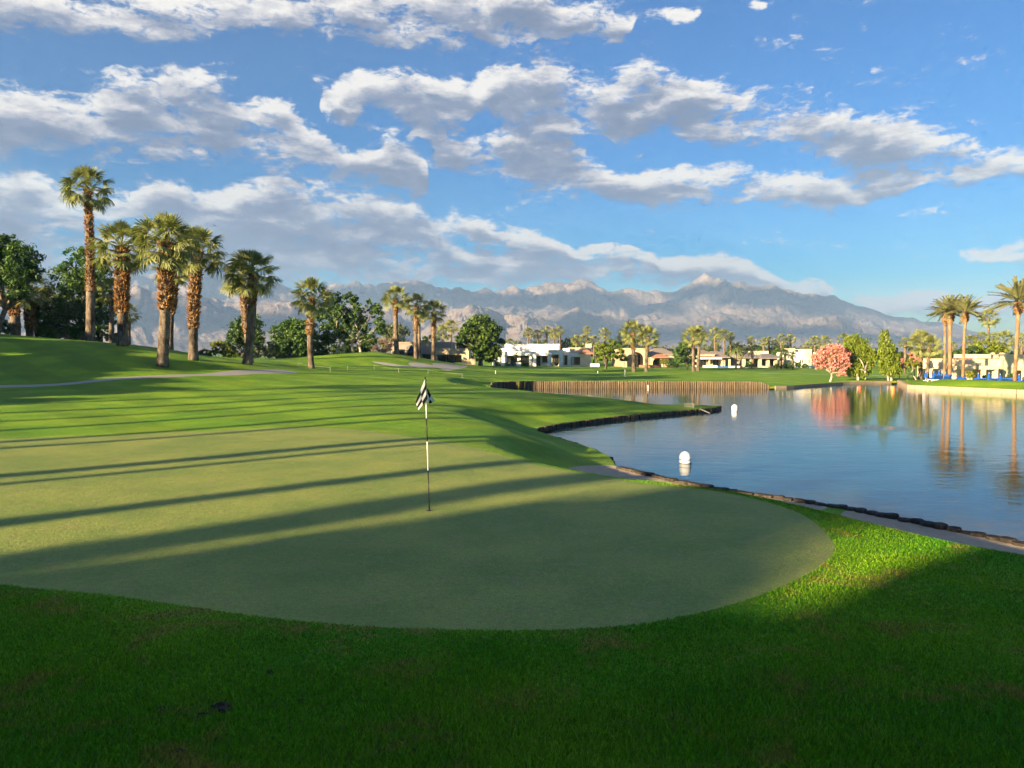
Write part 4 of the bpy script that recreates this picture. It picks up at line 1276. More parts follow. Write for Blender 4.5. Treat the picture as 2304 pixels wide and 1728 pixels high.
for i, (px, py, rp, Y, lf, lb) in enumerate([
    (462, 795, 11, 122, 'grey', 'pale shrub right of the rust-trunked palm on the skyline'), (636, 792, 15, 116, 'mid', 'green shrub below the dense dark tree'), (664, 795, 13, 115, 'grey', 'pale shrub left of the lone palm foot'),
    (690, 792, 15, 118, 'mid', 'green shrub behind the lone double-bulged palm'), (722, 790, 15, 118, 'dark', 'dark shrub right of the lone palm'), (750, 788, 16, 122, 'mid', 'green undergrowth below the multi-stemmed tree, left'),
    (785, 784, 15, 123, 'dark', 'dark undergrowth below the multi-stemmed tree, middle'), (815, 782, 16, 123, 'mid', 'green undergrowth below the multi-stemmed tree, right'), (520, 795, 14, 121, 'lime', 'light green shrub at the left foot of the pointed tree'), (560, 796, 15, 120, 'mid', 'green shrub right behind the leaning palm foot'),
    (108, 748, 16, 98, 'dark', 'dark undergrowth at the left end of the far left trees'), (165, 752, 16, 99, 'dark', 'dark undergrowth left of the tall pale trunk'), (262, 760, 12, 100, 'mid', 'green undergrowth behind the thick left palm'), (20, 735, 18, 95, 'dark', 'dark bush behind the leftmost fan palm')]):
    tree_px(lb, 'shrub', 'shrub', Y, px, [(px, py, rp, rp * .85), (px + rp * .6, py + 2, rp * .8, rp * .7), (px - rp * .6, py + 2, rp * .8, rp * .7)], lf, 1500, .36, 550 + i, .06)

# belt of trees behind the houses: prototypes placed again and again
proto = []
for i, lf in enumerate(('mid', 'dark', 'grey', 'ficus')):
    rngp = np.random.default_rng(600 + i)
    lob = [(1152 + rngp.normal(0, 22), 758 + rngp.normal(0, 10), rngp.uniform(14, 22), rngp.uniform(12, 20)) for _ in range(6)] + [(1152, 772, 30, 22)]
    proto.append(tree_px('x', 'leafy_tree', 'tree', 205, 1152, lob, lf, 2600, .62, 610 + i, .25, base_z=-.35))
PT = [crown_top(p_) for p_ in proto]; PH = [crown_half(p_) for p_ in proto]
belt = [(470, 790, 190, 8), (1165, 770, 200, 13), (1195, 772, 204, 15), (1220, 768, 206, 14), (1270, 762, 204, 17), (1295, 775, 200, 12), (1342, 772, 202, 15), (1385, 765, 206, 19), (1440, 775, 205, 16), (1475, 780, 206, 12), (1505, 779, 207, 12),
        (1580, 785, 204, 11), (1600, 776, 210, 13), (1655, 778, 206, 16), (1680, 778, 204, 15), (1712, 776, 207, 15), (1740, 778, 204, 14), (1765, 777, 200, 16), (1795, 780, 203, 13), (1820, 782, 200, 12), (1845, 778, 196, 14), (1880, 780, 190, 16),
        (1915, 790, 170, 16), (1965, 785, 170, 18), (2030, 792, 165, 16), (2060, 795, 160, 14), (2110, 792, 158, 15), (2190, 785, 160, 17), (2290, 785, 150, 18), (610, 775, 200, 10), (700, 775, 210, 14), (930, 772, 200, 12)]
WHERE = [(900, 'leafy tree far behind the middle mound'), (1290, 'leafy tree behind the white house'), (1560, 'leafy tree behind the tile-roofed houses'), (1790, 'leafy tree behind the long shingled house'), (2000, 'leafy tree behind the pink and lime trees'), (9999, 'leafy tree behind the pool terrace')]
cnt_ = {}
for i, (px, ty, Y, rp) in enumerate(belt):
    src = proto[(i * 7) % 4]
    ph = next(t for lim, t in WHERE if px < lim)
    cnt_[ph] = cnt_.get(ph, 0) + 1
    x = P(px, 800, Y)[0]; gz_ = land1(x, Y)
    H = P(px, ty, Y)[2] - gz_
    pi_ = i if i < 4 else (i * 7) % 4
    s = H / PT[pi_]
    label = '%s, %s from the left' % (ph, ORD[cnt_[ph] - 1])
    rz = random.uniform(0, 6.28)
    sx = 1.55 * rp * mpp(Y) / PH[pi_]
    if i < 4:
        src = proto[i]; src.location = (x, Y, gz_ - .1); src.rotation_euler.z = rz; src.scale = (sx, sx, s); src['label'] = label; src['group'] = 'trees behind the houses'
    else:
        copy_thing(src, (x, Y, gz_ - .1), rz, (sx, sx, s), label, 'trees behind the houses')

# ------------------------------------------------------------------ trees standing left of and behind the camera, whose shadows fall across the green
def uv(u, v):
    p = SH * u + SV * v
    return float(p[0]), float(p[1])
TAN = math.tan(SUN_EL)
shade_src = []
for i in range(3):
    rngp = np.random.default_rng(700 + i)
    lob = [(1152 + rngp.normal(0, 70), 640 + rngp.normal(0, 42), rngp.uniform(48, 66), rngp.uniform(40, 56)) for _ in range(9)] + [(1152, 680, 105, 62), (1152, 735, 95, 52), (1120, 770, 60, 40), (1190, 770, 60, 40)]
    shade_src.append(tree_px('x', 'leafy_tree', 'tree', 60, 1152, lob, ('dark', 'mid', 'ficus')[i], 15000, 1.0, 710 + i, .3, base_z=1.0, clumps=30, fill=.1, aspect=.75))
ST = [crown_top(p_, 99.3) for p_ in shade_src]; SHW = [crown_half(p_) for p_ in shade_src]
SHADE = [  # (u of the shadow's far end, v of the axis, half width, distance behind along the light)
 (13.0, 7.9, 2.2, 62), (12.4, 6.6, 2.0, 64), (6.0, 4.2, 3.4, 66), (17.0, 0.2, 2.9, 64), (16, -3.6, 4.0, 70), (13, -9.5, 4.8, 66), (7.0, 7.6, 4.2, 48), (5.6, 2.2, 3.8, 46), (7.5, -3, 4.5, 50), (9, -13, 5, 58), (24, 1.6, 1.9, 67), (17, -1.9, 2.8, 61), (14, -6.2, 4.4, 63), (5, 5, 5, 38), (5.5, -1.5, 4, 40), (5.6, 3.6, 3.4, 55), (16.5, 0.2, 2.4, 73),
]
k_ = 0
for (ue, v, hw, dist) in SHADE:
    u0 = ue - dist
    x, y = uv(u0, v)
    gz_ = land1(x, y)
    top = dist * TAN
    H = top - gz_ + 0.0
    src = shade_src[k_ % 3]
    s = H / ST[k_ % 3]; sx = hw / SHW[k_ % 3]
    rz = random.uniform(0, 6.28)
    lb = 'shade tree behind the camera, %s from the pond side' % ORD[k_]
    if k_ < 3:
        src.location = (x, y, gz_ - .1); src.rotation_euler.z = rz; src.scale = (sx, sx, s); src['label'] = lb; src['group'] = 'trees behind the camera'
    else:
        copy_thing(src, (x, y, gz_ - .1), rz, (sx, sx, s), lb, 'trees behind the camera')
    k_ += 1
# one high-crowned tree among them: bare below, so that the sun reaches the fringe of the green under it
hc = tree_px('tall high-crowned tree behind the camera with a clear trunk', 'leafy_tree', 'tree', 60, 1152, [(1152 + dx, 598 + dy, 46, 30) for dx, dy in ((-40, 6), (0, -14), (42, 4), (-18, 16), (22, 14), (-60, 18), (62, 18))], 'mid', 9000, .9, 745, .22, base_z=1.0, clumps=30, fill=.1, aspect=.75)
cb = crown_top(hc, .3); ct = crown_top(hc, 99)
x, y = uv(12.2 - 64, 5.7)
sz_ = (64 * TAN - land1(x, y)) / cb
hc.location = (x, y, land1(x, y) - .1); hc.scale = (2.9 / crown_half(hc), 2.9 / crown_half(hc), sz_)
# row left of the view that keeps the left mound in shade
for j, (x, y, H, hw) in enumerate([(-50, 22, 10.5, 6), (-58, 32, 12, 7), (-66, 42, 13, 7), (-72, 52, 14, 7), (-52, 12, 9.0, 5), (-62, 24, 11, 6), (-80, 62, 15, 8), (-86, 76, 15, 8), (-46, 30, 8.0, 4), (-95, 90, 15, 8)]):
    gz_ = land1(x, y)
    copy_thing(shade_src[j % 3], (x, y, gz_ - .1), j * 1.7, (hw / SHW[j % 3], hw / SHW[j % 3], H * .74 / ST[j % 3]), 'shade tree left of the view, %s from the camera' % ORD[j], 'trees left of the view')
# palms whose trunks draw the long stripes
pal0 = None
STRIPES = [(13.2, 33, 13.2, .33), (17.0, 30, 11.5, .20), (18.2, 31, 12.0, .33), (23.6, 30, 13.0, .22), (25.6, 27, 12.0, .26), (10.6, 40, 14.0, .55), (29.5, 26, 13.0, .24), (33.0, 30, 14.0, .22), (36.0, 32, 14.0, .3), (40.5, 36, 14.0, .26), (45.0, 40, 15.0, .3)]
for j, (v, L, H, rt) in enumerate(STRIPES):
    x, y = uv(-L, v)
    gz_ = land1(x, y)
    fan_palm('fan palm beyond the left edge, %s from the camera, casting a stripe of shade' % ORD[j], (x, y, gz_ - .05), (x + .1, y, H), 2.2 if j < 11 else 2.0, .5, rt, rt * 1.25, 800 + j, 'palms beyond the left edge', 26 if j < 11 else 62, parts=False)
# ------------------------------------------------------------------ building materials
def plain_mat(name, c, rough=0.8, var=0.12, scale=1.5, spec=0.25, bump=0.0):
    m, b, out = new_mat(name)
    co = obj_coord(b)
    n1 = b.noise(co, scale, 5, 0.65)
    col = b.vmath('SCALE', c4(c)[:3], scale=b.ramp(n1.outputs[0], 0.25, 0.75, 1 - var, 1 + var))
    nrm = b.n('ShaderNodeBump', {'Height': n1.outputs[0], 'Strength': bump, 'Distance': .05}).outputs[0] if bump else None
    bsdf(b, out, col, rough, spec, nrm)
    return m
for k_, c_, r_ in [('white_stucco', (.78, .76, .72), .85), ('tan_stucco', (.42, .32, .22), .9), ('taupe_stucco', (.30, .25, .215), .9), ('cream_stucco', (.62, .52, .36), .85), ('sand_stucco', (.55, .42, .28), .9),
                   ('shingle', (.28, .22, .185), .9), ('grey_shingle', (.22, .19, .19), .9), ('terracotta', (.42, .19, .115), .85), ('dark_frame', (.035, .03, .028), .5), ('white_paint', (.8, .8, .8), .4),
                   ('black_paint', (.012, .012, .013), .4), ('blue_canvas', (.012, .085, .42), .8), ('blue_pad', (.012, .075, .36), .8), ('buoy_blue', (.03, .12, .38), .5), ('orange_paint', (.75, .22, .06), .5), ('red_paint', (.5, .08, .06), .5),
                   ('teal_roof', (.16, .30, .27), .7), ('rope', (.40, .38, .32), .8), ('band', (.55, .43, .27), .9), ('wall_stone', (.32, .25, .175), .9), ('curtain', (.55, .50, .40), .9)]:
    MAT[k_] = plain_mat(k_, c_, r_)
MAT['soil'] = plain_mat('soil', (.075, .055, .040), .95, .5, 25.0, .1, .8)
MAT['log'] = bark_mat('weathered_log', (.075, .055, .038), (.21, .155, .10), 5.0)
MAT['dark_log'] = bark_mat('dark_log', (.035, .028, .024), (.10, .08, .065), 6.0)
def glass_mat():
    m, b, out = new_mat('window_glass')
    p = bsdf(b, out, (.018, .022, .026), .06, .6)
    return m
MAT['glass'] = glass_mat()

class House:
    def __init__(self, label, Y, px, name='house', cat='house'):
        self.Y = Y
        x = P(px, 800, Y)[0]
        self.o = (x, Y, land1(x, Y))
        self.root = thing(name, label, cat, self.o)
    def X(self, px): return P(px, 800, self.Y)[0] - self.o[0]
    def Z(self, py): return P(1152, py, self.Y)[2] - self.o[2]
    def box(self, name, mat, x0, x1, top, bot, d0, d1, parent=None):
        z0 = -.3 if bot is None else self.Z(bot)
        return MB().box(self.X(x0), self.X(x1), d0, d1, z0, self.Z(top)).build(name, MAT[mat], parent or self.root)
    def window(self, x0, x1, top, bot, d, mullions=1, frame='dark_frame', curtain=False):
        """pane set back in a frame, with its mullions"""
        X0, X1 = self.X(x0), self.X(x1)
        Z1 = self.Z(top); Z0 = 0.05 if bot is None else self.Z(bot)
        f = .07
        w = MB()
        w.box(X0, X1, d - .06, d + .04, Z1 - f, Z1).box(X0, X1, d - .06, d + .04, Z0, Z0 + f).box(X0, X0 + f, d - .058, d + .038, Z0 + f, Z1 - f).box(X1 - f, X1, d - .058, d + .038, Z0 + f, Z1 - f)
        for i in range(mullions):
            xm = X0 + (X1 - X0) * (i + 1) / (mullions + 1)
            w.box(xm - .04, xm + .04, d - .057, d + .036, Z0 + f, Z1 - f)
        wo_ = w.build('window', MAT[frame], self.root)
        MB().box(X0 + f, X1 - f, d, d + .03, Z0 + f, Z1 - f).build('pane', MAT['glass'], wo_)
        if curtain:
            MB().box(X0 + f * 1.5, X0 + f * 1.5 + (X1 - X0) * .3, d - .03, d - .012, Z0 + f, Z1 - f).build('curtain', MAT['curtain'], wo_)
        return wo_
    def hip(self, name, mat, x0, x1, eave, ridge, d0, d1, over=.4, inset=None):
        X0, X1 = self.X(x0) - over, self.X(x1) + over
        D0, D1 = d0 - over, d1 + over
        zE, zR = self.Z(eave), self.Z(ridge)
        dm = (D0 + D1) / 2
        ins = min((D1 - D0) / 2, (X1 - X0) * .35) if inset is None else inset
        mb = MB()
        mb.add([(X0, D0, zE), (X1, D0, zE), (X1, D1, zE), (X0, D1, zE), (X0 + ins, dm, zR), (X1 - ins, dm, zR), (X0, D0, zE - .18), (X1, D0, zE - .18), (X1, D1, zE - .18), (X0, D1, zE - .18)],
               [(0, 1, 5, 4), (1, 2, 5), (2, 3, 4, 5), (3, 0, 4), (6, 7, 1, 0), (7, 8, 2, 1), (8, 9, 3, 2), (9, 6, 0, 3), (9, 8, 7, 6)])
        return mb.build(name, MAT[mat], self.root)

# tan flat-roofed house behind the middle mound (zoom scale 3.456 from 480,540)
def a2(x): return 480 + x / 3.456
def b2(y): return 540 + y / 3.456
h = House('tan flat-roofed house with dark glass wedge behind the middle mound', 128, 965)
h.box('wall', 'taupe_stucco', a2(1380), a2(1850), b2(798), None, 0, 9)
h.box('roof_parapet', 'taupe_stucco', a2(1375), a2(1855), b2(792), b2(806), -.15, 9.2)
h.window(a2(1440), a2(1485), b2(850), b2(884), -.08, 0)
g_ = MB(); X0, X1, Xm = h.X(a2(1518)), h.X(a2(1580)), h.X(a2(1540)); z0, z1 = h.Z(b2(868)), h.Z(b2(815))
g_.add([(X0, -.05, z0), (X1, -.05, z0), (Xm, -.05, z1), (X0, -1.6, z0), (X1, -1.6, z0)], [(3, 4, 2), (0, 3, 2), (4, 1, 2), (0, 1, 4, 3)])
g_.build('glass_wedge', MAT['glass'], h.root)
h.box('wedge_base', 'dark_frame', a2(1518), a2(1580), b2(868), b2(895), -1.55, -.1)
h.box('wing', 'tan_stucco', a2(1730), a2(1985), b2(842), b2(893), -2.0, 6)
h.box('pillar', 'sand_stucco', a2(1938), a2(1992), b2(860), None, -2.2, 5)
h.box('pillar', 'tan_stucco', a2(1700), a2(1748), b2(855), None, -1.8, 3)
h.window(a2(1625), a2(1700), b2(888), b2(925), -.08, 2)
for i in range(3):
    h.window(a2(1750 + i * 63), a2(1750 + i * 63 + 61), b2(893), None, -.5, 0)
h.box('garden_wall', 'sand_stucco', a2(1992), a2(2045), b2(922), None, -3.0, -2.6)

# white house (zoom scale 5.53 from 1020,680)
def a3(x): return 1020 + x / 5.53
def b3(y): return 680 + y / 5.53
h = House('white flat-roofed modern house across the fairway', 166, 1215)
h.box('upper_wall', 'white_stucco', a3(640), a3(1325), b3(524), None, 3.0, 14)
h.box('wall', 'white_stucco', a3(545), a3(1190), b3(612), b3(662), 0, 3.2)
h.box('roof_coping', 'white_stucco', a3(632), a3(1332), b3(518), b3(530), 2.8, 14.2)
h.box('wing', 'white_stucco', a3(480), a3(640), b3(575), None, 4.5, 12)
h.box('back_wall', 'white_stucco', a3(640), a3(1190), b3(662), None, 1.9, 2.9)
h.box('portal_lintel', 'white_stucco', a3(1136), a3(1360), b3(592), b3(650), -1.6, 3.1)
h.box('pillar', 'white_stucco', a3(1178), a3(1218), b3(650), None, -1.6, -.6)
h.box('pillar', 'white_stucco', a3(1315), a3(1360), b3(650), None, -1.6, -.4)
h.box('pillar', 'white_stucco', a3(988), a3(1030), b3(640), None, -.2, 1.0)
h.box('pillar', 'white_stucco', a3(640), a3(662), b3(662), None, -.1, .6)
h.box('pillar', 'white_stucco', a3(945), a3(975), b3(662), None, .6, 1.5)
h.box('right_wing', 'white_stucco', a3(1360), a3(1618), b3(628), None, .2, 10)
h.box('roof_box', 'white_stucco', a3(1376), a3(1515), b3(572), b3(628), 3.5, 8)
h.box('end_wall', 'white_stucco', a3(1618), a3(1718), b3(636), None, 1.0, 9)
for (x0, x1, t, bt, d, mu) in [(660, 780, 672, 770, 1.8, 2), (838, 945, 668, None, 1.8, 1), (976, 990, 672, None, 1.8, 0), (1036, 1088, 668, None, 1.8, 0), (1110, 1175, 672, 752, 1.8, 1), (1220, 1258, 676, 752, 1.8, 0), (1262, 1312, 650, None, 1.8, 0), (1360, 1420, 660, 780, .1, 1), (1464, 1578, 682, 780, .1, 3)]:
    h.window(a3(x0), a3(x1), b3(t), None if bt is None else b3(bt), d, mu, curtain=(x0 in (1220, 1360, 1464)))
h.box('planter_wall', 'white_stucco', a3(565), a3(840), b3(748), None, -4.0, -3.6)
h.box('planter_wall', 'white_stucco', a3(498), a3(540), b3(725), None, -3.0, -2.6)
h.box('plinth', 'white_stucco', a3(1690), a3(1802), b3(762), None, -2.5, -2.0)
h.box('roof_vent', 'white_paint', a3(652), a3(662), b3(508), b3(526), 5, 5.5)
h.box('roof_vent', 'white_paint', a3(742), a3(752), b3(510), b3(526), 5, 5.5)

# tan houses (zoom scale 5.53 from 1340,700)
def a4(x): return 1340 + x / 5.53
def b4(y): return 700 + y / 5.53
def arch(h, name, mat, x0, x1, top, ax0, ax1, atop, d0, d1):
    """wall with an arched opening"""
    X0, X1, A0, A1 = h.X(x0), h.X(x1), h.X(ax0), h.X(ax1)
    zt, za = h.Z(top), h.Z(atop)
    r = (A1 - A0) / 2; cxm = (A0 + A1) / 2
    spring = max(.4, za - r * .8)
    n = 12
    arc = [(cxm - r * math.cos(math.pi * i / n), spring + (za - spring) * math.sin(math.pi * i / n)) for i in range(n + 1)]
    mb = MB()
    mb.box(X0, A0, d0, d1, -.3, zt).box(A1, X1, d0, d1, -.3, zt)
    for i in range(n):
        (xa, za_), (xb, zb_) = arc[i], arc[i + 1]
        mb.add([(xa, d0, za_), (xb, d0, zb_), (xb, d0, zt), (xa, d0, zt), (xa, d1, za_), (xb, d1, zb_), (xb, d1, zt), (xa, d1, zt)], [(0, 1, 2, 3), (5, 4, 7, 6), (4, 5, 1, 0), (3, 2, 6, 7)])
    return mb.build(name, MAT[mat], h.root)
h = House('tan house with a big arched entrance behind the palm pair', 160, 1425)
h.box('back_wall', 'tan_stucco', a4(300), a4(640), b4(470), None, 5, 12)
arch(h, 'arched_front', 'sand_stucco', a4(345), a4(628), b4(470), a4(392), a4(606), b4(508), 0, 1.2)
h.box('roof_parapet', 'sand_stucco', a4(335), a4(632), b4(460), b4(474), -.2, 5)
h.window(a4(420), a4(500), b4(540), None, 4.6, 1); h.window(a4(505), a4(600), b4(540), None, 4.6, 1)
h.box('terrace_wall', 'terracotta', a4(520), a4(780), b4(668), None, -2.6, -2.2)
h.box('roof_box', 'sand_stucco', 1020 + 1480 / 5.53, 1020 + 1740 / 5.53, 680 + 560 / 5.53, None, 8, 14)
h.box('chimney', 'sand_stucco', 1020 + 1705 / 5.53, 1020 + 1775 / 5.53, 680 + 510 / 5.53, 680 + 562 / 5.53, 9, 10.5)
h.hip('side_roof', 'terracotta', 1020 + 1612 / 5.53, 1020 + 1730 / 5.53, 680 + 636 / 5.53, 680 + 588 / 5.53, 2, 6)
h = House('tan house with hipped tile roofs and small terracotta lean-to', 162, 1490)
h.box('wall', 'sand_stucco', a4(650), a4(1010), b4(555), None, 1.5, 12)
h.hip('main_roof', 'shingle', a4(700), a4(1010), b4(535), b4(458), 1.5, 12)
h.hip('lean_to_roof', 'terracotta', a4(705), a4(890), b4(572), b4(535), -1.5, 2)
arch(h, 'arched_porch', 'sand_stucco', a4(655), a4(830), b4(574), a4(700), a4(815), b4(588), -1.2, -.6)
h.box('lean_to_wall', 'sand_stucco', a4(830), a4(890), b4(578), None, -1.0, 1.5)
h.window(a4(712), a4(806), b4(600), None, 1.4, 1); h.window(a4(905), a4(960), b4(600), b4(660), 1.4, 1)
h.box('chimney', 'sand_stucco', a4(680), a4(705), b4(490), b4(540), 3, 4.5)
h = House('long shingle-roofed house with white awning beam and patio', 162, 1605)
h.box('wall', 'sand_stucco', a4(1290), a4(1660), b4(560), None, 2, 12)
h.hip('left_roof', 'shingle', a4(1300), a4(1490), b4(532), b4(480), 1.5, 11)
h.box('fascia', 'sand_stucco', a4(1292), a4(1500), b4(532), b4(560), 1.2, 11)
h.hip('right_roof', 'shingle', a4(1490), a4(1665), b4(572), b4(498), 1, 12, inset=1.2)
h.box('awning_beam', 'white_stucco', a4(1285), a4(1552), b4(582), b4(598), -1.4, 2)
for (x0, x1, t, bt, mu) in [(1300, 1400, 602, None, 2), (1420, 1470, 602, 660, 0), (1490, 1560, 602, None, 1), (1600, 1650, 585, None, 1)]:
    h.window(a4(x0), a4(x1), b4(t), None if bt is None else b4(bt), 1.9, mu)
for x0 in (1402, 1565, 1588, 1655):
    h.box('column', 'sand_stucco', a4(x0), a4(x0 + 16), b4(598), None, -.6, .2)
h.box('patio_wall', 'white_stucco', a4(1590), a4(1860), b4(678), None, -4.5, -4.1)
h.box('patio_wall', 'white_stucco', a4(1290), a4(1462), b4(672), None, -3.5, -3.1)
h.box('pool_wall', 'buoy_blue', a4(1464), a4(1588), b4(682), None, -3.6, -3.2)
h = House('grey-roofed house with tan columns left of the white villa', 162, 1705)
h.box('wall', 'taupe_stucco', a4(1820), a4(2300), b4(570), None, 3, 12)
h.hip('left_roof', 'grey_shingle', a4(1825), a4(2040), b4(578), b4(500), -.5, 11)
h.hip('right_roof', 'grey_shingle', a4(2060), a4(2330), b4(582), b4(530), -1.0, 10)
h.box('roof_parapet', 'cream_stucco', a4(2030), a4(2330), b4(495), b4(552), 9, 14)
for x0 in (1830, 1925, 2030, 2130, 2225, 2300):
    h.box('column', 'sand_stucco', a4(x0), a4(x0 + 30), b4(580), None, -.4, .5)
for x0 in (1865, 1960, 2065, 2165, 2258):
    h.window(a4(x0), a4(x0 + 62), b4(592), None, 2.85, 1)
h.box('patio_step', 'sand_stucco', a4(2040), a4(2300), b4(680), None, -3.0, -1.5)
def a5(x): return 1700 + x / 6.38
def b5(y): return 620 + y / 6.38
h = House('white villa with square roof blocks left of the pink tree', 162, 1815)
h.box('wall', 'white_stucco', a5(560), a5(860), b5(1095), None, 2, 11)
h.box('roof_block', 'cream_stucco', a5(598), a5(668), b5(1045), b5(1096), 4, 8)
h.box('roof_block', 'cream_stucco', a5(738), a5(822), b5(1055), None, .6, 7)
h.box('right_wing', 'cream_stucco', a5(820), a5(980), b5(1100), None, 1.0, 9)
h.window(a5(575), a5(605), b5(1190), None, 1.9, 0, 'white_paint'); h.window(a5(680), a5(735), b5(1200), b5(1270), 1.9, 1, 'white_paint')
h.window(a5(760), a5(800), b5(1200), b5(1275), .5, 1, 'white_paint'); h.window(a5(850), a5(930), b5(1190), b5(1270), .9, 2, 'white_paint')
h.box('steps', 'white_stucco', a5(640), a5(870), b5(1288), None, -3.2, -2.2)
h.box('gate_post', 'white_stucco', a5(630), a5(648), b5(1265), None, -3.0, -2.6)

# pool building and pavilion (zoom scale 5.925 from 1984,620)
def a6(x): return 1984 + x / 5.925
def b6(y): return 620 + y / 5.925
h = House('cream flat-roofed pool building behind the blue umbrellas', 101, 2230, 'pool_building', 'building')
h.box('main_wall', 'cream_stucco', a6(1120), a6(1660), b6(1112), None, 1.5, 12)
h.box('roof_edge', 'terracotta', a6(1115), a6(1660), b6(1106), b6(1112), 1.4, 12.1)
h.box('right_wall', 'cream_stucco', a6(1660), a6(2100), b6(1050), None, 1.2, 12)
h.box('roof_drum', 'cream_stucco', a6(1820), a6(1900), b6(1028), b6(1050), 3, 6)
h.box('stone_band', 'band', a6(1492), a6(2100), b6(1216), b6(1254), 1.12, 1.18)
h.box('canopy_slab', 'cream_stucco', a6(952), a6(1500), b6(1202), b6(1250), -1.0, 1.45)
for x0, x1 in ((935, 985), (1110, 1160), (1290, 1340), (1475, 1500)):
    h.box('pillar', 'cream_stucco', a6(x0), a6(x1), b6(1250), None, -.9, 0)
h.box('side_wall', 'cream_stucco', a6(985), a6(1120), b6(1255), None, 2.0, 8)
for (x0, x1, t, bt) in [(1165, 1290, 1256, 1306), (1396, 1475, 1260, 1312)]:
    h.window(a6(x0), a6(x1), b6(t), b6(bt), 1.4, 2)
h.window(a6(1830), a6(1930), b6(1266), None, 1.1, 2)
h.box('pilaster', 'tan_stucco', a6(1668), a6(1690), b6(1120), None, 1.05, 1.11)
h.box('roof_vent', 'white_paint', a6(1485), a6(1507), b6(1070), b6(1110), 4, 4.4)
h = House('small pavilion with teal roof between palm trunks', 130, 2112, 'pavilion', 'pavilion')
h.hip('roof', 'teal_roof', a6(720), a6(860), b6(1145), b6(1112), 0, 5)
for x0 in (700, 795, 850):
    h.box('column', 'cream_stucco', a6(x0), a6(x0 + 20), b6(1150), None, 0, .4)
h.box('fascia', 'dark_frame', a6(690), a6(865), b6(1142), b6(1160), -.2, 5.2)

# ------------------------------------------------------------------ terrace: umbrellas and loungers
def make_umbrella():
    root = thing('patio_umbrella', 'x', 'umbrella', (0, 0, 0))
    n = 12
    prof = [(.015, 1.62), (.045, 1.56), (.075, 1.35), (.115, 1.05), (.155, .74), (.165, .62), (.10, .60)]
    vs, fs = [], []
    for r, z in prof:
        for k in range(n):
            t = 2 * math.pi * k / n
            rr = r * (1.0 if k % 2 else .72)
            vs.append((rr * math.cos(t), rr * math.sin(t), z))
    for i in range(len(prof) - 1):
        for k in range(n):
            fs.append((i * n + k, i * n + (k + 1) % n, (i + 1) * n + (k + 1) % n, (i + 1) * n + k))
    MB().add(vs, fs).build('folded_canopy', MAT['blue_canvas'], root)
    MB().lathe([(.022, 0), (.022, 1.66), (.012, 1.70)], 8).build('pole', MAT['white_paint'], root, True)
    MB().lathe([(.24, 0), (.24, .05), (.06, .09), (.045, .22)], 12).build('base', MAT['white_paint'], root, True)
    MB().lathe([(.165, .98), (.132, .985), (.128, 1.02), (.10, 1.025)], 12).build('tie_strap', MAT['blue_pad'], root)
    return root
um = [(587, 1283, 92), (695, 1278, 91), (765, 1262, 93), (820, 1278, 94), (853, 1293, 90), (1085, 1272, 88), (1287, 1298, 88), (1430, 1293, 87), (1580, 1308, 86), (1830, 1313, 84)]
um0 = make_umbrella()
ulab = ['leftmost closed blue umbrella, beside the orange-trunked palms', 'second closed blue umbrella from the left', 'tallest of the left cluster of closed blue umbrellas, third from left', 'closed blue umbrella just left of the sunlit date palm trunk', 'short closed blue umbrella in front of the sunlit date palm', 'widest closed blue umbrella, before the third date palm', 'closed blue umbrella below the first high window of the pool building',
        'closed blue umbrella below the second high window of the pool building', 'closed blue umbrella against the blank cream wall', 'rightmost closed blue umbrella, right of the tallest date palm']
for i, (x, y, Y) in enumerate(um):
    p = P(a6(x), b6(y), Y)
    gz_ = land1(p[0], Y)
    s = (p[2] - gz_) / 1.70
    w = 1.3 if i != 5 else 1.9
    if i == 0:
        um0.location = (p[0], Y, gz_); um0.scale = (w, w, s); um0['label'] = ulab[0]; um0['group'] = 'closed blue umbrellas on the terrace'
    else:
        copy_thing(um0, (p[0], Y, gz_), i * .7, (w * 1.05, w * 1.05, s), ulab[i], 'closed blue umbrellas on the terrace')

def make_lounger():
    root = thing('sun_lounger', 'x', 'lounger', (0, 0, 0))
    MB().box(-.33, .33, -.75, .95, .34, .46).build('mattress', MAT['blue_pad'], root)
    mb = MB(); a = R(32); c, s = math.cos(a), math.sin(a)
    L = .8
    vs = []
    for x in (-.33, .33):
        for (l, t) in ((0, 0), (L, 0), (L, .12), (0, .12)):
            vs.append((x, -.75 - l * c * 1 + t * s * 0, .42 + l * s + t))
    mb.add(vs, [(0, 1, 2, 3), (7, 6, 5, 4), (0, 4, 5, 1), (1, 5, 6, 2), (2, 6, 7, 3), (3, 7, 4, 0)])
    mb.build('backrest', MAT['blue_pad'], root)
    MB().box(-.36, .36, -.80, 1.0, .28, .335).build('frame', MAT['white_paint'], root)
    for x in (-.31, .31):
        for y in (-.7, .9):
            MB().box(x - .03, x + .03, y - .03, y + .03, 0, .28).build('leg', MAT['white_paint'], root)
    return root
lo0 = make_lounger()
lx = [690, 790, 880, 945, 1010, 1060, 1140, 1225, 1310, 1390, 1500, 1560, 1640, 1700, 1800, 1870]
for i, x in enumerate(lx):
    Y = 87.5 - .0026 * (x - 690)
    p = P(a6(x), 850, Y)
    gz_ = land1(p[0], Y)
    lb = '%s blue sun lounger from the left on the pool terrace' % ORD[i]
    rz = R(170 + 25 * math.sin(i * 2.3)) + math.pi
    if i == 0:
        lo0.location = (p[0], Y, gz_); lo0.rotation_euler.z = rz; lo0['label'] = lb; lo0['group'] = 'blue sun loungers on the terrace'
    else:
        copy_thing(lo0, (p[0], Y, gz_), rz, 1.0, lb, 'blue sun loungers on the terrace')

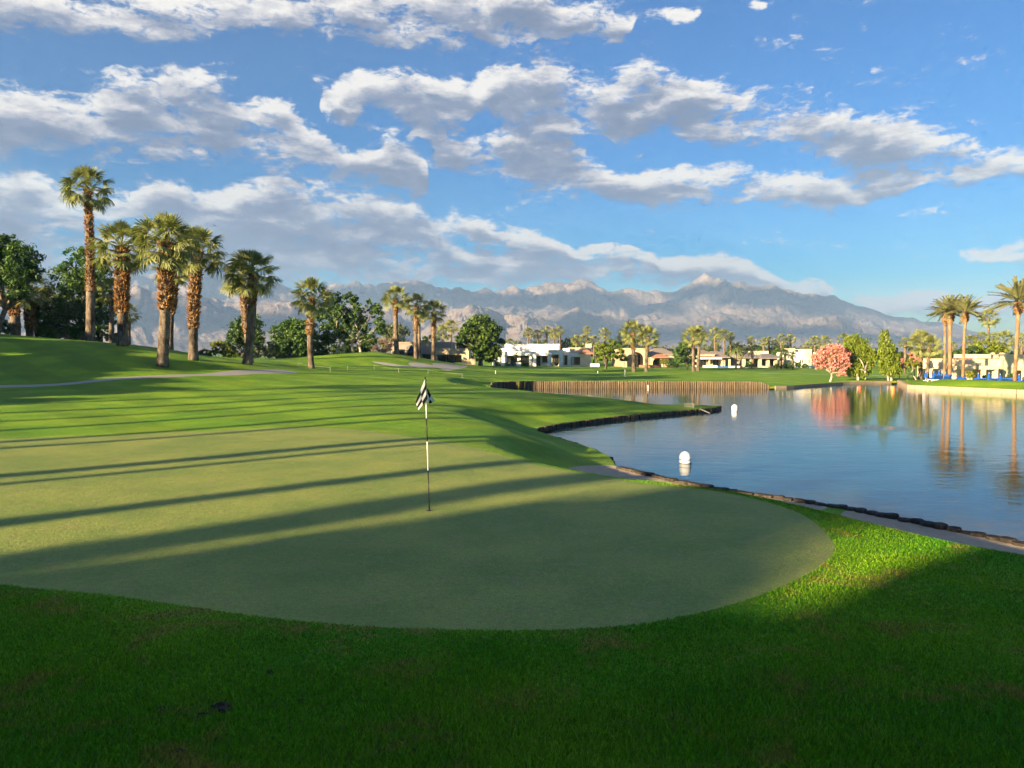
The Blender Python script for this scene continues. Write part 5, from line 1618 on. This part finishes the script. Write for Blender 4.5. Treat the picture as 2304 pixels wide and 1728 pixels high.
# ------------------------------------------------------------------ log walls and edgings
def log_meshes(mat, r, h, seed):
    out = []
    for i in range(4):
        rng = np.random.default_rng(seed + i)
        mb = MB()
        n = 9
        prof = [(1.0, 0), (1.0, h * .5), (.98, h - .03), (.86, h)]
        vs, fs = [], []
        ph = rng.uniform(.88, 1.12, n)
        for rr, z in prof:
            for k in range(n):
                t = 2 * math.pi * k / n
                vs.append((r * rr * ph[k] * math.cos(t), r * rr * ph[k] * math.sin(t), z))
        for j in range(3):
            for k in range(n):
                fs.append((j * n + k, j * n + (k + 1) % n, (j + 1) * n + (k + 1) % n, (j + 1) * n + k))
        fs.append(tuple(range(3 * n, 4 * n)))
        out.append(mb.add(vs, fs).mesh('log', mat))
    return out

def along(pts, step):
    p = np.asarray(pts, float)
    seg = np.linalg.norm(np.diff(p, axis=0), axis=1)
    cum = np.concatenate([[0], np.cumsum(seg)])
    s = np.arange(step / 2, cum[-1], step)
    return np.stack([np.interp(s, cum, p[:, 0]), np.interp(s, cum, p[:, 1])], 1), s / cum[-1]

def log_row(label, pts, step, meshes, top, jit, h, name='log_wall', lean=0.0, seed=1, off=0.0, zfun=None):
    rng = np.random.default_rng(seed)
    q, t = along(pts, step)
    root = thing(name, label, 'log wall', (q[0][0], q[0][1], WATER))
    for i, ((x, y), tt) in enumerate(zip(q, t)):
        z = (zfun(tt) if zfun else top) + rng.normal(0, jit)
        o = obj('log', meshes[rng.integers(0, len(meshes))], root, (x - q[0][0] + rng.normal(0, .012), y - q[0][1] + off + rng.normal(0, .012), z - h - WATER))
        o.rotation_euler = (rng.normal(0, lean), rng.normal(0, lean), rng.uniform(0, 6.28))
        s = rng.uniform(.92, 1.08)
        o.scale = (s, s, 1)
    return root
LOGF = log_meshes(MAT['log'], .125, 1.3, 900)
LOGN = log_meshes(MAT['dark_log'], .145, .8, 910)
LOGS = log_meshes(MAT['log'], .09, .7, 920)
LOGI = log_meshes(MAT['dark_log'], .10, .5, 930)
log_row('far wall of upright wooden logs along the fairway edge', [(-2.2, 77), (-1.0, 80.2)] + [(x, y - .06) for x, y in WALL], .235, LOGF, -.54, .02, 1.3, seed=5, zfun=lambda t: -.54 - .40 * max(0, (t - .965) / .035))
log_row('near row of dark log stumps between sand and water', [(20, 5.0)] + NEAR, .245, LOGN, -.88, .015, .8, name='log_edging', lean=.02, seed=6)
log_row('sunlit edging of short logs round the grass spit', SPIT + SPITBACK[:2], .15, LOGS, -1.08, .014, .7, name='log_edging', lean=.04, seed=7)
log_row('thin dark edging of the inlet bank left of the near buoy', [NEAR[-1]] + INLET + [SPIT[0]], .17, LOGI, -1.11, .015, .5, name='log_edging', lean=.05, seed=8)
# low board edging of the far bank
q_, t_ = along([WALL[-1]] + BANK, 1.6)
be = thing('bank_edging', 'low pale board edging along the far grassy bank', 'edging', (q_[0][0], q_[0][1], WATER))
for i in range(len(q_) - 1):
    a_, b__ = Vector((*q_[i], 0)), Vector((*q_[i + 1], 0))
    d = b__ - a_
    o = MB().box(0, d.length - .02, -.09, .03, -.3, .26).build('board', MAT['wall_stone'], be, loc=(a_.x - q_[0][0], a_.y - q_[0][1], 0))
    o.rotation_euler.z = math.atan2(d.y, d.x)
q_, t_ = along([(50.6, 96.0)] + TERR[:4], 1.3)
tw = thing('terrace_wall', 'low tan block wall holding the pool terrace above the water', 'wall', (q_[0][0], q_[0][1], WATER))
for i in range(len(q_) - 1):
    a_, b__ = Vector((*q_[i], 0)), Vector((*q_[i + 1], 0))
    d = b__ - a_
    o = MB().box(0, d.length - .015, -.20, .12, -.4, .43).build('wall_block', MAT['wall_stone'], tw, loc=(a_.x - q_[0][0], a_.y - q_[0][1], 0))
    o.rotation_euler.z = math.atan2(d.y, d.x)

# ------------------------------------------------------------------ flagstick
fx, fy = hit(966, 1149, 5, 30)
fz = land1(fx, fy)
fl = thing('flagstick', 'golf flagstick with black and white checkered flag on the green', 'flag', (fx, fy, fz))
ftop = P(957, 851, fy)
def fpt(py):
    t = (1149 - py) / (1149 - 851.0)
    return (((ftop[0] - fx) * t), 0.0, (ftop[2] - fz) * t)
for y0, y1, mt in [(1149, 1058, 'black_paint'), (1058, 993, 'white_paint'), (993, 941, 'black_paint'), (941, 890, 'white_paint'), (890, 849, 'black_paint')]:
    p0, p1 = fpt(y0), fpt(y1)
    MB().tube([p0, p1], [.0095 if y0 > 890 else .014] * 2, 10).build('pole_section', MAT[mt], fl, True)
km = fy / F
def fpx(x, y, d=0.0):
    p = P(x, y, fy)
    return np.array([p[0] - fx, d, p[2] - fz])
def z7(x, y, d): return fpx(840 + x / 4.74, 830 + y / 4.74, d)
def cloth(name, corners, cols, rows, waves, sub=4, par=fl, phase=0):
    A, B, C, D = corners      # A top pole, B bottom pole, C bottom out, D top out
    nu, nv = cols * sub, rows * sub
    V = []
    for j in range(nv + 1):
        for i in range(nu + 1):
            u, v = i / nu, j / nv
            p = (A * (1 - v) + B * v) * (1 - u) + (D * (1 - v) + C * v) * u
            p = p + np.array([0, 1, 0]) * waves * math.sin(u * 6.5 + v * 2.2 + phase) * u
            p = p + np.array([0, 0, -.012]) * math.sin(u * math.pi)
            V.append(tuple(p))
    fs, mi = [], []
    for j in range(nv):
        for i in range(nu):
            k = j * (nu + 1) + i
            fs.append((k, k + 1, k + nu + 2, k + nu + 1)); mi.append((i // sub + j // sub + phase) % 2)
    me = bpy.data.meshes.new(name)
    me.from_pydata(V, [], fs)
    me.materials.append(MAT['flag_white']); me.materials.append(MAT['flag_black'])
    me.polygons.foreach_set('material_index', mi)
    me.polygons.foreach_set('use_smooth', [True] * len(fs))
    o = obj(name, me, par)
    md = o.modifiers.new('thickness', 'SOLIDIFY'); md.thickness = .002
    return o
MAT['flag_white'] = plain_mat('flag_white', (.80, .79, .77), .85, .05)
MAT['flag_black'] = plain_mat('flag_black', (.012, .012, .014), .85, .05)
cloth('flag_cloth', [z7(556, 98, -.012), z7(577, 318, -.012), z7(485, 440, -.05), z7(458, 350, -.10)], 2, 4, .018, phase=0)
cloth('flag_fold', [z7(574, 200, .015), z7(578, 330, .012), z7(598, 376, .05), z7(648, 344, .09)], 2, 2, .012, phase=1)
MB().lathe([(.0, .004), (.054, .004), (.054, .0045), (.05, .006), (.0, .006)], 20).build('dark_cup_disc', MAT['black_paint'], fl)  # flat black disc on the turf: the shade inside the hole, painted

# ------------------------------------------------------------------ buoys
def buoy(label, px, py, wpx, mat, band, seed, tall=1.0):
    x, y, _ = PZ(px, py, WATER)
    r = wpx * mpp(y) / 2
    root = thing('buoy', label, 'buoy', (x, y, WATER), 0, None)
    h = 2 * r * 1.0 * tall
    prof = [(r * .85, -.25), (r * .96, -.02), (r, h * .15), (r, h * .5)] + [(r * math.cos(a), h * .5 + (h * .5) * math.sin(a)) for a in (.3, .6, .9, 1.2, 1.45)] + [(.01, h)]
    MB().lathe(prof, 28).build('body', MAT[mat], root, True)
    if band:
        MB().lathe([(r * 1.0, h * .30), (r * 1.012, h * .305), (r * 1.012, h * .365), (r * 1.0, h * .37)], 28).build('band', MAT['buoy_blue'], root, True)
        MB().lathe([(r * .98, -.005), (r * 1.008, .0), (r * 1.006, h * .055), (r * .99, h * .06)], 28).build('waterline_stain', MAT['soil'], root, True)
    root.rotation_euler = (R(2), R(-2 + seed), 0)
    return root
buoy('nearest white buoy with blue band floating on the lake', 1542, 1042, 27, 'white_paint', True, 0)
buoy('white buoy with blue band floating off the tip of the grass spit', 1653, 924, 14, 'white_paint', True, 1)
buoy('small far white buoy in front of the log wall', 1457, 873, 8.5, 'white_paint', True, 2)
buoy('orange buoy near the left end of the terrace wall', 2009, 879, 8, 'orange_paint', False, 1, 1.3)
buoy('dull red buoy in the reflection of the lime trees', 1935, 875, 6, 'red_paint', False, 0, 1.3)

# ------------------------------------------------------------------ small things on the course
pts_r = [hit(x, y + 4, 50, 130) for x, y in [(671, 822), (743, 834), (782, 829), (842, 827), (897, 835), (963, 838), (1040, 847)]]
rb = thing('rope_barrier', 'thin white rope on short stakes below the middle mound', 'rope barrier', (pts_r[0][0], pts_r[0][1], land1(*pts_r[0])))
o3 = np.array([pts_r[0][0], pts_r[0][1], land1(*pts_r[0])])
tops = []
for x, y in pts_r:
    b0 = np.array([x, y, land1(x, y)]) - o3
    MB().tube([tuple(b0), tuple(b0 + (0, 0, .5))], .014, 6).build('stake', MAT['rope'], rb)
    tops.append(b0 + (0, 0, .47))
rp = []
for a_, b__ in zip(tops[:-1], tops[1:]):
    for k in range(6):
        t = k / 6; rp.append(tuple(a_ + (b__ - a_) * t - np.array([0, 0, .10 * math.sin(t * math.pi)])))
rp.append(tuple(tops[-1]))
MB().tube(rp, .006, 5).build('rope', MAT['rope'], rb)
x, y = hit(1406.5, 847, 60, 160); gz_ = land1(x, y)
st = thing('striped_stake', 'black and white striped marker stake on the far fairway', 'stake', (x, y, gz_))
hh = 14.5 * mpp(y) / 9
for i in range(9):
    MB().tube([(0, 0, i * hh), (0, 0, (i + 1) * hh)], .075, 8).build('band', MAT['white_paint' if i % 2 == 0 else 'black_paint'], st)
for px, py, hp, lb in [(1115, 841, 7, 'short white stake on the fairway below the round tree'), (1345, 840, 5, 'tiny white stake left of the striped marker stake')]:
    x, y = hit(px, py, 60, 160); gz_ = land1(x, y)
    s_ = thing('marker_stake', lb, 'stake', (x, y, gz_))
    MB().tube([(0, 0, 0), (0, 0, hp * mpp(y))], [.05, .04], 6).build('post', MAT['white_paint'], s_)
    MB().lathe([(.05, hp * mpp(y)), (.055, hp * mpp(y) + .02), (.01, hp * mpp(y) + .05)], 8).build('cap', MAT['rope'], s_)
x, y = hit(1550, 917, 30, 60); gz_ = land1(x, y)
cr = thing('wire_crate', 'small pale wire crate lying near the tip of the grass spit', 'crate', (x, y, gz_), R(-4))
for i in range(5):
    MB().box(-.30, .30, -.18, -.17, .03 + i * .052, .045 + i * .052).build('slat', MAT['rope'], cr)
    MB().box(-.30, .30, .17, .18, .03 + i * .052, .045 + i * .052).build('slat', MAT['rope'], cr)
for sx in (-.30, .28):
    for sy in (-.19, .17):
        MB().box(sx, sx + .02, sy, sy + .02, 0, .28).build('post', MAT['rope'], cr)
MB().box(-.295, .295, -.165, .165, .262, .275).build('lid', MAT['curtain'], cr)
x, y, _ = PZ(1585, 924, -1.0)
pp = thing('drain_pipe', 'pale pipe end sticking out over the spit edging', 'pipe', (x, y, -1.0))
MB().tube([(-.25, .15, .10), (.25, -.25, -.12)], .035, 8).build('pipe', MAT['rope'], pp, True)
MB().tube([(.24, -.242, -.116), (.27, -.266, -.13)], .043, 8).build('rim', MAT['rope'], pp, True)

def clod(label, px, py, wpx, hf, seed, mat='soil'):
    x, y = hit(px, py, 3, 12); gz_ = land1(x, y)
    rng = np.random.default_rng(seed)
    r = .72 * wpx * mpp(math.hypot(x, y)) / 2
    mb = MB(); n, m_ = 12, 7
    root = thing('soil_clod', label, 'soil', (x, y, gz_ + .018))
    for q in range(3):
        cx_, cy_ = (rng.normal(0, r * .45), rng.normal(0, r * .4)) if q else (0, 0)
        rr = r * (1.0 if q == 0 else rng.uniform(.4, .7))
        vs, fs = [], []
        for j in range(m_):
            a = math.pi * .5 * j / (m_ - 1)
            for k in range(n):
                t = 2 * math.pi * k / n
                d = 1 + rng.normal(0, .16)
                vs.append((cx_ + rr * math.cos(a) * math.cos(t) * d, cy_ + rr * .8 * math.cos(a) * math.sin(t) * d, -.01 + rr * hf * math.sin(a) * d))
        for j in range(m_ - 1):
            for k in range(n):
                fs.append((j * n + k, j * n + (k + 1) % n, (j + 1) * n + (k + 1) % n, (j + 1) * n + k))
        MB().add(vs, fs).build('lump', MAT[mat], root)
    return root
clod('largest dark soil clod turned up in the foreground grass', 500, 1600, 60, .75, 1)
clod('dark soil clod left of the largest clod in the grass', 362, 1603, 34, .7, 2)
clod('flat dark scuffed soil just left of the largest clod', 455, 1614, 44, .35, 3)
clod('small dark soil clod nearer the green edge', 607, 1517, 20, .8, 4)
clod('dark soil clod at the bottom edge below the largest clod', 404, 1697, 36, .6, 5)
clod('small greyish clod right of the largest clod', 677, 1579, 22, .5, 6)
clod('dark soil clod at the bottom edge near the centre', 937, 1694, 34, .6, 7)
clod('grey clod in the grass at the right edge', 2275, 1592, 26, .5, 8)

# ------------------------------------------------------------------ blades of the rough in the foreground
def grass_mat():
    m, b, out = new_mat('grass_blades')
    co = obj_coord(b)
    at = b.n('ShaderNodeAttribute', attribute_name='rnd')
    c = patch_colors(b, co, (0.082, 0.270, 0.004), (0.170, 0.340, 0.006), (0.30, 0.24, 0.05), 0.9, 0.51)
    c = b.vmath('SCALE', c, scale=b.math('MULTIPLY_ADD', at.outputs['Fac'], 0.9, 0.55))
    dry = b.ramp(at.outputs['Fac'], 0.93, 0.99)
    c = b.mix(dry, c, c4((0.24, 0.20, 0.07)))
    p = b.n('ShaderNodeBsdfPrincipled', {'Base Color': c, 'Roughness': 0.55, 'Specular IOR Level': 0.3})
    tr = b.n('ShaderNodeBsdfTranslucent', {0: b.vmath('MULTIPLY', c, (1.2, 1.2, 0.5))})
    mx = b.n('ShaderNodeMixShader', {0: .38, 1: p.outputs[0], 2: tr.outputs[0]})
    b.set(out, 'Surface', mx.outputs[0])
    return m
def blades(n, y0, y1, seed):
    rng = np.random.default_rng(seed)
    u = rng.random(n * 2)
    pw = .9
    Y = (y0 ** (1 - pw) + u * (y1 ** (1 - pw) - y0 ** (1 - pw))) ** (1 / (1 - pw))
    X = rng.uniform(-1, 1, n * 2) * (.71 * Y + .25)
    s = np.minimum(seg_dist(X, Y, GREEN), np.minimum(seg_dist(X, Y, SAND1), seg_dist(X, Y, SAND2)))
    s = np.minimum(s, seg_dist(X, Y, LAKE) - .15)
    k = s > .004
    X, Y, s = X[k][:n], Y[k][:n], s[k][:n]
    n = len(X)
    Z = land(X, Y)
    tuft = .5 + .5 * np.sin(X * 2.1 + np.sin(Y * 1.7) * 2) * np.sin(Y * 1.9 + np.sin(X * 1.3))
    H = (.020 + .014 * tuft + .030 * sstep(6.2, 4.2, Y) * (.4 + 1.0 * tuft)) * rng.uniform(.4, 1.4, n) * .88
    H *= .75 + .25 * sstep(0, .5, s)
    W = rng.uniform(.0022, .0042, n) * (.7 + .10 * Y)
    a = rng.random(n) * 2 * math.pi
    tx, ty = np.cos(a) * W, np.sin(a) * W
    la = rng.random(n) * 2 * math.pi
    ln = H * rng.uniform(.15, .95, n)
    lx_, ly_ = np.cos(la) * ln, np.sin(la) * ln
    z0 = np.zeros(n)
    def st(x, y, z): return np.stack([X + x, Y + y, Z + z], 1)
    V = np.stack([st(-tx, -ty, z0 - .004), st(tx, ty, z0 - .004), st(tx * .7 + lx_ * .35, ty * .7 + ly_ * .35, H * .62), st(-tx * .7 + lx_ * .35, -ty * .7 + ly_ * .35, H * .62), st(lx_, ly_, H)], 1).reshape(-1, 3)
    b5_ = np.arange(n)[:, None] * 5
    T = np.concatenate([b5_ + [0, 1, 2], b5_ + [0, 2, 3], b5_ + [3, 2, 4]])
    return V, T, np.repeat(rng.random(n), 5)
V1, T1, A1 = blades(400000, 2.9, 15.0, 77)
gm = mesh_np('rough_grass', V1, T1, grass_mat(), smooth=True, attrs={'rnd': A1})
tag(obj('rough_grass', gm), 'short shaded grass blades covering the foreground and the collar of the green', 'grass', kind='stuff')

# ------------------------------------------------------------------ clouds standing left of the view: their shadows drift over the mountains
def cloud_mesh(items):
    Vs, Fs = [], []
    off = 0
    rng = np.random.default_rng(55)
    for (x, y, z, rx, ry, rz) in items:
        for q in range(9):
            cx_, cy_, cz_ = x + rng.normal(0, rx * .45), y + rng.normal(0, ry * .45), z + abs(rng.normal(0, rz * .4))
            r1, r2, r3 = rx * rng.uniform(.25, .5), ry * rng.uniform(.25, .5), rz * rng.uniform(.4, .8)
            n, m_ = 14, 8
            vs = []
            for j in range(m_):
                a = -math.pi / 2 + math.pi * j / (m_ - 1)
                for k in range(n):
                    t = 2 * math.pi * k / n
                    d = 1 + rng.normal(0, .07)
                    vs.append((cx_ + r1 * math.cos(a) * math.cos(t) * d, cy_ + r2 * math.cos(a) * math.sin(t) * d, cz_ + r3 * math.sin(a) * d))
            Fs += [(off + j * n + k, off + j * n + (k + 1) % n, off + (j + 1) * n + (k + 1) % n, off + (j + 1) * n + k) for j in range(m_ - 1) for k in range(n)]
            Vs += vs; off += len(vs)
    me = bpy.data.meshes.new('clouds'); me.from_pydata(Vs, [], Fs)
    me.polygons.foreach_set('use_smooth', [True] * len(Fs))
    return me
ALT = 2600.0
items = []
def shade_spot(px, py, Y, rx, ry):
    """a cloud whose shadow falls on the mountain seen at this pixel"""
    p = P(px, py, Y)
    back = (ALT - p[2]) / TAN
    items.append((p[0] - SH[0] * back, p[1] - SH[1] * back, ALT, rx, ry, 110))
for t in [(100, 660, 6000, 500, 700), (350, 720, 3600, 600, 420), (560, 735, 3600, 700, 380), (500, 640, 6500, 420, 500), (760, 690, 6000, 700, 520), (960, 690, 6200, 800, 450), (1180, 680, 6000, 600, 450), (1420, 690, 5800, 420, 520), (1600, 680, 6200, 620, 420), (1780, 700, 6000, 520, 420), (1600, 760, 4400, 900, 260), (1900, 765, 4400, 700, 240), (1950, 700, 6300, 420, 420), (1360, 745, 4500, 420, 300), (800, 740, 3500, 420, 260)]:
    shade_spot(*t)
MAT['cloud'] = plain_mat('cloud_white', (.85, .85, .86), 1.0, .03, .002)
cm = cloud_mesh(items); cm.materials.append(MAT['cloud'])
tag(obj('clouds', cm), 'cumulus clouds drifting left of the view', 'cloud', kind='stuff')
